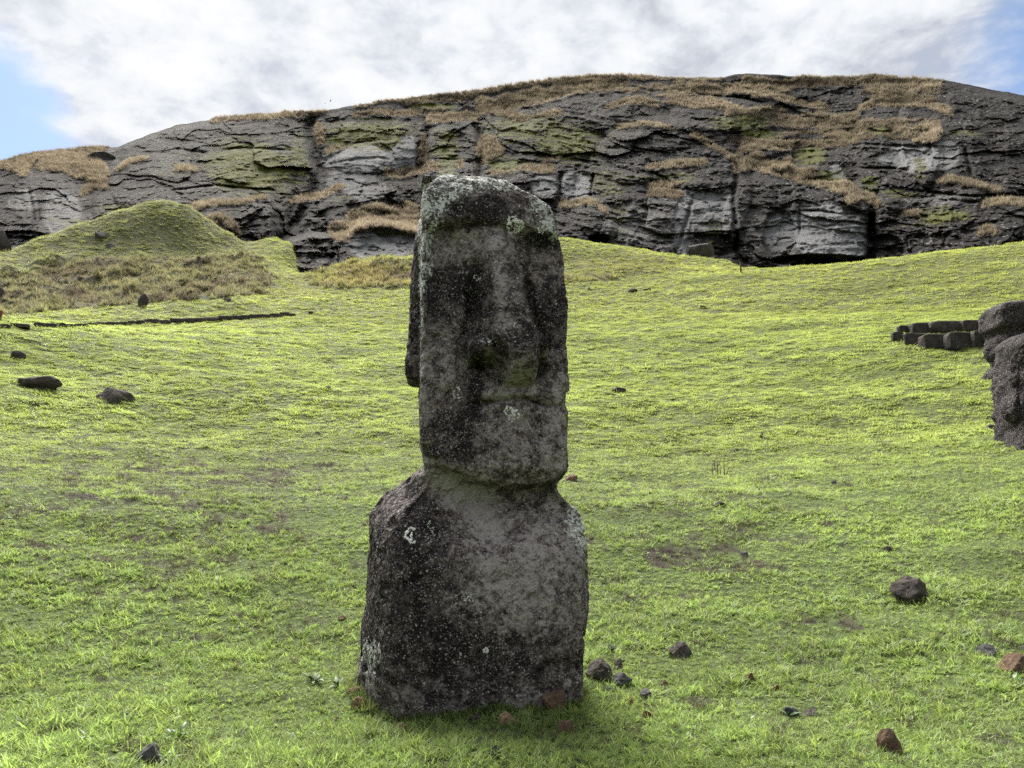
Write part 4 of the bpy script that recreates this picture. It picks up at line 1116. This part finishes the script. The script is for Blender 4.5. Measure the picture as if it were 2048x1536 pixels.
# ------------------------------------------------------------------ post on the path, birds, stalks, weeds
def tube(name, pts, r0, r1, mat, parent, seg=8):
    bm = bmesh.new()
    prev = None
    pts = [Vector(p) for p in pts]
    for i, p in enumerate(pts):
        tdir = (pts[min(i + 1, len(pts) - 1)] - pts[max(i - 1, 0)]).normalized()
        a = tdir.orthogonal().normalized(); b = tdir.cross(a)
        r = r0 + (r1 - r0) * i / max(1, len(pts) - 1)
        cur = [bm.verts.new(p + (a * math.cos(q) + b * math.sin(q)) * r) for q in [2 * math.pi * j / seg for j in range(seg)]]
        if prev:
            for j in range(seg):
                bm.faces.new((prev[j], prev[(j + 1) % seg], cur[(j + 1) % seg], cur[j]))
        else:
            bm.faces.new(cur[::-1])
        prev = cur
    bm.faces.new(prev)
    bmesh.ops.recalc_face_normals(bm, faces=bm.faces)
    me = bpy.data.meshes.new(name); bm.to_mesh(me); bm.free()
    me.polygons.foreach_set('use_smooth', np.ones(len(me.polygons), bool))
    me.materials.append(mat)
    return link(name, me, parent)


g, d = hit_ground(1482, 546)
kk = 1.45 * d / F
ps = bpy.data.objects.new('path_post', None); COL.objects.link(ps); ps.location = g
tag(ps, 'short wooden post with a bent top arm beside the path below the cliff', 'post')
tube('upright', [(0, 0, -0.3), (0, 0, 6 * kk), (0, 0, 15 * kk)], 1.3 * kk, 1.1 * kk, WOOD, ps)
tube('arm', [(0, 0, 14 * kk), (-0.8 * kk, 0, 16 * kk), (-3.5 * kk, 0, 17 * kk), (-8 * kk, 0, 17 * kk)], 0.75 * kk, 0.55 * kk, WOOD, ps)
tube('knob', [(1.6 * kk, -0.05, 9 * kk), (2.2 * kk, -0.05, 10 * kk), (2.2 * kk, -0.05, 12 * kk), (1.6 * kk, -0.05, 13.5 * kk)], 0.9 * kk, 0.9 * kk, ROCK_FAR, ps)

for u, v, lab, bank_ in ((650.5, 206.5, 'tiny dark bird in the sky over the ridge, the lower of two', 0.5), (661, 201.5, 'tiny dark bird in the sky over the ridge, the upper of two', -0.4)):
    P = ray_at(u, v, 150)
    bm = bmesh.new()
    body = [(-.17, .008), (-.12, .03), (-.04, .05), (.05, .045), (.11, .028), (.14, .03), (.17, .022), (.20, .004)]
    rings = []
    for x, r in body:
        rings.append([bm.verts.new((x, r * math.cos(q), r * math.sin(q))) for q in [2 * math.pi * j / 8 for j in range(8)]])
    for a, b in zip(rings, rings[1:]):
        for j in range(8):
            bm.faces.new((a[j], a[(j + 1) % 8], b[(j + 1) % 8], b[j]))
    me = bpy.data.meshes.new('bird'); bm.to_mesh(me); bm.free(); me.materials.append(FEATHER)
    o = tag(link('bird', me), lab, 'bird', 'birds over the ridge')
    o.location = P; o.rotation_euler = (bank_, 0, 0.6)
    for sg in (1, -1):
        bm = bmesh.new()
        up = [(.07, .03, .01), (.09, .16, .06), (.02, .33, .04)]; dn = [(-.06, .03, .01), (-.04, .16, .055), (-.01, .34, .035)]
        f_ = [bm.verts.new((x, y * sg, z)) for x, y, z in up]; b_ = [bm.verts.new((x, y * sg, z)) for x, y, z in dn]
        f2 = [bm.verts.new((x, y * sg, z - .012)) for x, y, z in up]; b2 = [bm.verts.new((x, y * sg, z - .012)) for x, y, z in dn]
        for i in range(2):
            bm.faces.new((f_[i], f_[i + 1], b_[i + 1], b_[i])); bm.faces.new((b2[i], b2[i + 1], f2[i + 1], f2[i]))
            bm.faces.new((f_[i + 1], f_[i], f2[i], f2[i + 1])); bm.faces.new((b_[i], b_[i + 1], b2[i + 1], b2[i]))
        bmesh.ops.recalc_face_normals(bm, faces=bm.faces)
        me = bpy.data.meshes.new('wing'); bm.to_mesh(me); bm.free(); me.materials.append(FEATHER)
        link('wing', me, o)

# dry stalks on the right slope
g, d = hit_ground(1432, 950)
kk = d / F
st = bpy.data.objects.new('dry_stalks', None); COL.objects.link(st); st.location = g
tag(st, 'clump of thin dry stalks standing in the grass on the right slope', 'plant')
for pts in ([(-1, 10), (-2, 25), (-14, 40), (-27, 48)], [(3, 0), (4, 20), (4, 36), (2, 48)], [(16, 0), (17, 20), (19, 36), (22, 46)], [(-6, 0), (-6, 14), (-7, 20)], [(2, 12), (12, 30), (14, 44)], [(8, 0), (10, 12), (15, 20)], [(20, 0), (26, 14), (33, 18)], [(-10, 0), (-16, 6), (-24, 8)]):
    tube('stalk', [(x * kk, 0.03 * i, z * kk) for i, (x, z) in enumerate(pts)], 0.9 * kk, 0.4 * kk, STALK, st, 6)


def leaf_mesh(length, width, lean, curl, mat):
    bm = bmesh.new()
    n = 7
    prev = None
    a = lean
    p = Vector((0, 0, 0))
    for i in range(n + 1):
        q = i / n
        wv = width * (math.sin(math.pi * min(1, q * 0.93 + 0.07)) ** 0.8) * 0.5
        cur = [bm.verts.new(p + Vector((0, -wv, wv * 0.25))), bm.verts.new(p), bm.verts.new(p + Vector((0, wv, wv * 0.25)))]
        if prev:
            for j in range(2):
                bm.faces.new((prev[j], prev[j + 1], cur[j + 1], cur[j]))
        prev = cur
        p = p + Vector((math.cos(a), 0, math.sin(a))) * (length / n)
        a -= curl / n
    me = bpy.data.meshes.new('leaf'); bm.to_mesh(me); bm.free()
    me.polygons.foreach_set('use_smooth', np.ones(len(me.polygons), bool))
    me.materials.append(mat)
    return me


def weed(label, u, v, n, size_px, width, lean, mat, seed):
    g, d = hit_ground(u, v)
    s = size_px * d / F
    root = bpy.data.objects.new('broadleaf_weed', None); COL.objects.link(root); root.location = g
    tag(root, label, 'plant')
    rg = random.Random(seed)
    shapes = [leaf_mesh(s * q, s * width, lean * l_, c, mat) for q, l_, c in ((1, 1, 1.0), (0.8, 1.25, 0.7), (0.65, 0.7, 1.2))]
    for i in range(n):
        o = link('leaf', shapes[i % 3], root)
        o.rotation_euler = (rg.uniform(-.3, .3), rg.uniform(-.25, .2), 2 * math.pi * i / n + rg.uniform(-.3, .3))
        o.scale = (rg.uniform(.75, 1.15),) * 3
    return root


weed('bright green rosette of long leaves behind the dark stone at bottom left', 352, 1478, 13, 34, 0.24, 0.9, LEAF, 1)
weed('grey-green rosette of broad leaves in front of the dark stone at bottom left', 336, 1522, 12, 38, 0.22, 0.5, LEAF_PALE, 2)
weed('pale grey-leaved weed in grass left of the statue foot', 628, 1366, 14, 34, 0.20, 0.8, LEAF_PALE, 3)
weed('weed with pale drooping leaves close to the left statue foot', 676, 1374, 9, 28, 0.2, 0.7, LEAF_PALE, 4)
weed('green broad-leaved weed beside the half buried stone at bottom right', 1578, 1436, 8, 24, 0.24, 0.8, LEAF_PALE, 5)
weed('leafy weed in front of the brown rock at the right edge', 2030, 1362, 9, 26, 0.24, 0.7, LEAF, 6)
weed('low green weed on the grass left of the brown cone-shaped clod', 1500, 1440, 9, 20, 0.28, 0.5, LEAF, 7)
weed('bright low weed at the lower left above the leafy rosette', 180, 1478, 9, 26, 0.22, 0.6, LEAF, 8)

# ------------------------------------------------------------------ grass: tufts set one by one on the ground
def tuft(name, n, h, wdt, spread, lean_lo, lean_hi, seed, seg=3):
    rg = rnd(seed)
    vs, fs, al = [], [], []
    for b in range(n):
        a = rg.uniform(0, 2 * math.pi)
        r = spread * math.sqrt(rg.uniform())
        p = np.array([r * math.cos(a * 3.1), r * math.sin(a * 3.1), -0.01])
        lean = rg.uniform(lean_lo, lean_hi)
        L = h * rg.uniform(0.55, 1.15)
        dirh = np.array([math.cos(a), math.sin(a), 0]); sd = np.array([-math.sin(a), math.cos(a), 0])
        tw = rg.uniform(-0.9, 0.9)
        sd = sd * math.cos(tw) + np.array([0, 0, 1]) * math.sin(tw)
        base = len(vs)
        for k in range(seg + 1):
            q = k / seg
            ww = wdt * (1 - q ** 1.6) * 0.5 * rg.uniform(0.85, 1.15)
            if k == seg:
                vs.append(p); al.append(1.0)
            else:
                vs.append(p - sd * ww); vs.append(p + sd * ww); al += [q, q]
            ang = lean + q * rg.uniform(0.2, 0.9)
            p = p + (dirh * math.sin(ang) + np.array([0, 0, 1]) * math.cos(ang)) * (L / seg)
        for k in range(seg - 1):
            i = base + 2 * k
            fs.append((i, i + 1, i + 3, i + 2))
        i = base + 2 * (seg - 1)
        fs.append((i, i + 1, i + 2, i + 2))
    quads = [f for f in fs if f[2] != f[3]]; tris = [f[:3] for f in fs if f[2] == f[3]]
    me = bpy.data.meshes.new(name)
    me.from_pydata([tuple(q) for q in vs], [], quads + tris)
    me.polygons.foreach_set('use_smooth', np.ones(len(me.polygons), bool))
    a = me.attributes.new('along', 'FLOAT', 'POINT'); a.data.foreach_set('value', np.array(al, np.float32))
    me.materials.append(GRASS)
    return me


TUFTS = bpy.data.collections.new('grass_tufts')
specs = [(14, .11, .0100, .05, .3, 1.25, 3), (12, .095, .012, .055, .5, 1.4, 3), (15, .13, .008, .045, .15, 1.1, 3), (11, .08, .015, .05, .6, 1.4, 3), (18, .11, .0055, .06, .3, 1.4, 3),
         (20, .16, .0045, .04, .1, .9, 3), (26, .15, .010, .05, .1, .9, 2), (14, .11, .016, .07, .2, 1.2, 2), (8, .06, .024, .05, .7, 1.5, 3)]
for i, (n, h, wd, sp, l0, l1, sg) in enumerate(specs):
    TUFTS.objects.link(bpy.data.objects.new('tuft_%d' % i, tuft('tuft', n, h, wd, sp, l0, l1, 40 + i, sg)))


def scatter_object(name, P, idx, rot, scl, tint):
    me = bpy.data.meshes.new(name)
    me.vertices.add(len(P)); me.vertices.foreach_set('co', np.asarray(P, np.float32).ravel())
    a = me.attributes.new('idx', 'INT', 'POINT'); a.data.foreach_set('value', idx.astype(np.int32))
    set_attr(me, 'rot', rot, 'FLOAT_VECTOR'); set_attr(me, 'scl', scl, 'FLOAT_VECTOR'); set_attr(me, 'tint', tint, 'FLOAT_VECTOR')
    o = link(name, me)
    ng = bpy.data.node_groups.new(name + '_scatter', 'GeometryNodeTree')
    ng.interface.new_socket('Geometry', in_out='INPUT', socket_type='NodeSocketGeometry')
    ng.interface.new_socket('Geometry', in_out='OUTPUT', socket_type='NodeSocketGeometry')
    N = ng.nodes.new; Lk = ng.links.new
    gi, go = N('NodeGroupInput'), N('NodeGroupOutput')
    ci = N('GeometryNodeCollectionInfo'); ci.inputs['Collection'].default_value = TUFTS
    ci.inputs['Separate Children'].default_value = True; ci.inputs['Reset Children'].default_value = True
    ip = N('GeometryNodeInstanceOnPoints'); ip.inputs['Pick Instance'].default_value = True

    def na(nm, typ):
        q = N('GeometryNodeInputNamedAttribute'); q.data_type = typ; q.inputs['Name'].default_value = nm
        return q.outputs['Attribute']
    er = N('FunctionNodeEulerToRotation'); Lk(na('rot', 'FLOAT_VECTOR'), er.inputs[0])
    Lk(gi.outputs[0], ip.inputs['Points']); Lk(ci.outputs[0], ip.inputs['Instance'])
    Lk(na('idx', 'INT'), ip.inputs['Instance Index']); Lk(er.outputs[0], ip.inputs['Rotation']); Lk(na('scl', 'FLOAT_VECTOR'), ip.inputs['Scale'])
    Lk(ip.outputs[0], go.inputs[0])
    md_ = o.modifiers.new('scatter', 'NODES'); md_.node_group = ng
    return o


rg = rnd(7)
pts, idxs, scls, tints = [], [], [], []
AZW = 0.74
STAT_C = P0 + FWD * -0.5


_fi = int(np.argmin(np.abs(BIG['grid'][:, 0, 2] - 0.05)))
FOOT = BIG['grid'][_fi, :, :2]
FN = BIG['normals'][_fi, :, :2]


def in_statue(x, y):
    dx, dy = x - P0[0], y - P0[1]
    lx = dx * EXD[0] + dy * EXD[1]; ly = dx * FWD[0] + dy * FWD[1]
    inside = np.zeros(lx.shape, bool)
    a = FOOT[::4]; b = np.roll(a, -1, 0)
    near = np.nonzero((np.abs(lx) < 2) & (np.abs(ly) < 2))[0]
    px, py = lx[near], ly[near]
    c = np.zeros(px.shape, bool)
    for (x0, y0), (x1, y1) in zip(a, b):
        if y0 != y1:
            c ^= ((y0 > py) != (y1 > py)) & (px < (x1 - x0) * (py - y0) / (y1 - y0) + x0)
    inside[near] = c
    return inside


for d0, d1, dens, s0, s1 in ((3.2, 6, 480, .4, 1.1), (6, 9.5, 420, .4, 1.15), (9.5, 15, 300, .5, 1.15), (15, 24, 170, .6, 1.3), (24, 40, 80, .85, 1.7), (40, 70, 30, 1.2, 2.4), (70, 128, 11, 1.8, 3.4)):
    n = int(AZW * (d1 ** 2 - d0 ** 2) * dens)
    d = np.sqrt(rg.uniform(d0 ** 2, d1 ** 2, n)); az = rg.uniform(-AZW, AZW, n)
    x, y = d * np.sin(az), d * np.cos(az)
    z = ground_z(x, y)
    u, v, dd_, tu, mo, ba, ro = region_masks(x, y, z)
    ba_ = bare_amount(u, v, x, y, d)
    wild = np.clip(tu + mo + ba, 0, 1)
    deadp = rg.uniform(size=n) < np.clip(0.06 + 0.9 * np.clip(ba_ + 0.08, 0, 1), 0, 0.7) * (1 - wild * 0.9)
    keep = ((rg.uniform(size=n) > np.clip(ba_ * 1.7, 0, 0.85) * (1 - wild)) | (deadp & (rg.uniform(size=n) < 0.6))) & ~in_statue(x, y) & (u > -220) & (u < 2270) & (v > 380) & (v < 1700)
    lm_ = fbm(xyz(x * 1.3, y * 1.3, 0 * x), 3, 71, 0.6)
    sc = rg.uniform(s0, s1, n) * (1 + 0.75 * lm_)
    col = turf_colour(u, v, x, y, d, tu, mo, ba, ro)
    j = rg.uniform(-1, 1, (n, 1))
    col = col * (1 + 0.42 * fbm(xyz(x * 0.75, y * 0.75, 0 * x), 4, 73, 0.65))[:, None]
    col = col * (1.06 + 0.30 * rg.uniform(-1, 1, (n, 1))) * np.array([1.08, 1.05, 1.0]) + j * np.array([0.028, 0.012, 0.004])
    dead = deadp
    col[dead] = (np.array([0.078, 0.072, 0.052]) * rg.uniform(0.55, 1.7, (dead.sum(), 1)))
    k = rg.choice([0, 1, 2, 3, 4, 8], n, p=[.2, .2, .2, .14, .14, .12])
    k = np.where(dead, np.where(rg.uniform(size=n) < .5, 4, 5), k)
    k = np.where(d > 24, np.where(rg.uniform(size=n) < .6, 7, 3), k)
    tall = (tu * (0.75 + 0.9 * fbm(xyz(x * .4, y * .4, 0 * x), 3, 27)) + ba) * rg.uniform(size=n) > 0.3
    k = np.where(tall, 6, k)
    brown = tall & (rg.uniform(size=n) < np.clip(0.34 + 1.1 * fbm(xyz(x * .22, y * .22, 0 * x), 3, 28), 0.05, 0.9))
    col[brown] = np.array([0.155, 0.132, 0.110]) * rg.uniform(0.5, 1.6, (brown.sum(), 1))
    sc = np.where(tall, sc * rg.uniform(1.0, 1.9, n), sc)
    # long uncut grass hugging the statue
    hug = np.hypot((x - STAT_C[0]) / 1.25, (y - STAT_C[1]) / 0.85) < 1.0
    sc = np.where(hug, sc * 1.12, sc)
    pts.append(np.stack([x, y, z], -1)[keep]); idxs.append(k[keep]); tints.append(np.clip(col, 0.01, 1)[keep])
    lowf = np.where(tall, 1.0, np.interp(d, [8, 20, 45, 80], [1.0, 0.8, 0.5, 0.42]))
    scls.append(np.stack([sc * rg.uniform(.85, 1.2, n), sc * rg.uniform(.85, 1.2, n), sc * lowf * rg.uniform(.7, 1.15, n)], -1)[keep])
# a fringe of longer blades right along the foot of the statue
nfr = 520
seglen = np.linalg.norm(np.roll(FOOT, -1, 0) - FOOT, axis=1)
j = rg.choice(len(FOOT), nfr, p=seglen / seglen.sum())
off = rg.uniform(.01, .09, (nfr, 1)) * FN[j] / (np.linalg.norm(FN[j], axis=1, keepdims=True) + 1e-6)
lx, ly = (FOOT[j] + off).T
x = P0[0] + lx * EXD[0] + ly * FWD[0]; y = P0[1] + lx * EXD[1] + ly * FWD[1]
pts.append(np.stack([x, y, ground_z(x, y)], -1)); idxs.append(rg.choice([0, 2, 5], nfr))
tints.append(np.array([0.11, 0.17, 0.055]) * rg.uniform(.5, 1.3, (nfr, 1)) + (rg.uniform(size=(nfr, 1)) < .2) * np.array([.1, .05, .03]))
scls.append(np.repeat(rg.uniform(.5, 1.25, (nfr, 1)), 3, 1))
P = np.concatenate(pts); n = len(P)
rot = np.stack([rg.uniform(-.2, .2, n), rg.uniform(-.2, .2, n), rg.uniform(0, 6.28, n)], -1)
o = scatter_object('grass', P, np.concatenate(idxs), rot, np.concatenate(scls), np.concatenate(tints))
tag(o, 'short yellow-green pasture grass covering the slope', kind='stuff')

# dry grass on the ledges of the hill
w_ = np.clip(dry, 0, 1).copy()
w_[:, (us < -60) | (us > 2110)] *= 0.4
cand = np.argwhere(w_ > 0.35)
sel = cand[rg.integers(0, len(cand), 30000)]
jit = rg.uniform(-.5, .5, (len(sel), 2))
a, b = sel[:, 0], sel[:, 1]
a2, b2 = np.clip(a + np.where(jit[:, 0] > 0, 1, -1), 0, nv - 1), np.clip(b + np.where(jit[:, 1] > 0, 1, -1), 0, nu - 1)
P = CP[a, b] + (CP[a2, b] - CP[a, b]) * np.abs(jit[:, :1]) + (CP[a, b2] - CP[a, b]) * np.abs(jit[:, 1:])
n = len(P)
tone_ = fbm(P * 0.12, 3, 91)[:, None]
col = np.array([0.200, 0.170, 0.148]) * (1 + 0.55 * tone_) * rg.uniform(.65, 1.45, (n, 1)) + (rg.uniform(size=(n, 1)) < .2) * np.array([.06, .06, .04])
scl = np.repeat((rg.uniform(4.0, 8.0, n) * (0.6 + 0.6 * w_[a, b]))[:, None], 3, 1) * np.array([1.1, 1.1, 1.0])
rot = np.stack([rg.uniform(-.25, .25, n), rg.uniform(-.25, .25, n), rg.uniform(0, 6.28, n)], -1)
o = scatter_object('dry_grass', P, rg.choice([6, 7], n, p=[.8, .2]), rot, scl, np.clip(col, .01, 1))
tag(o, 'pinkish tan dry grass growing along the ledges of the rock hill', kind='stuff')
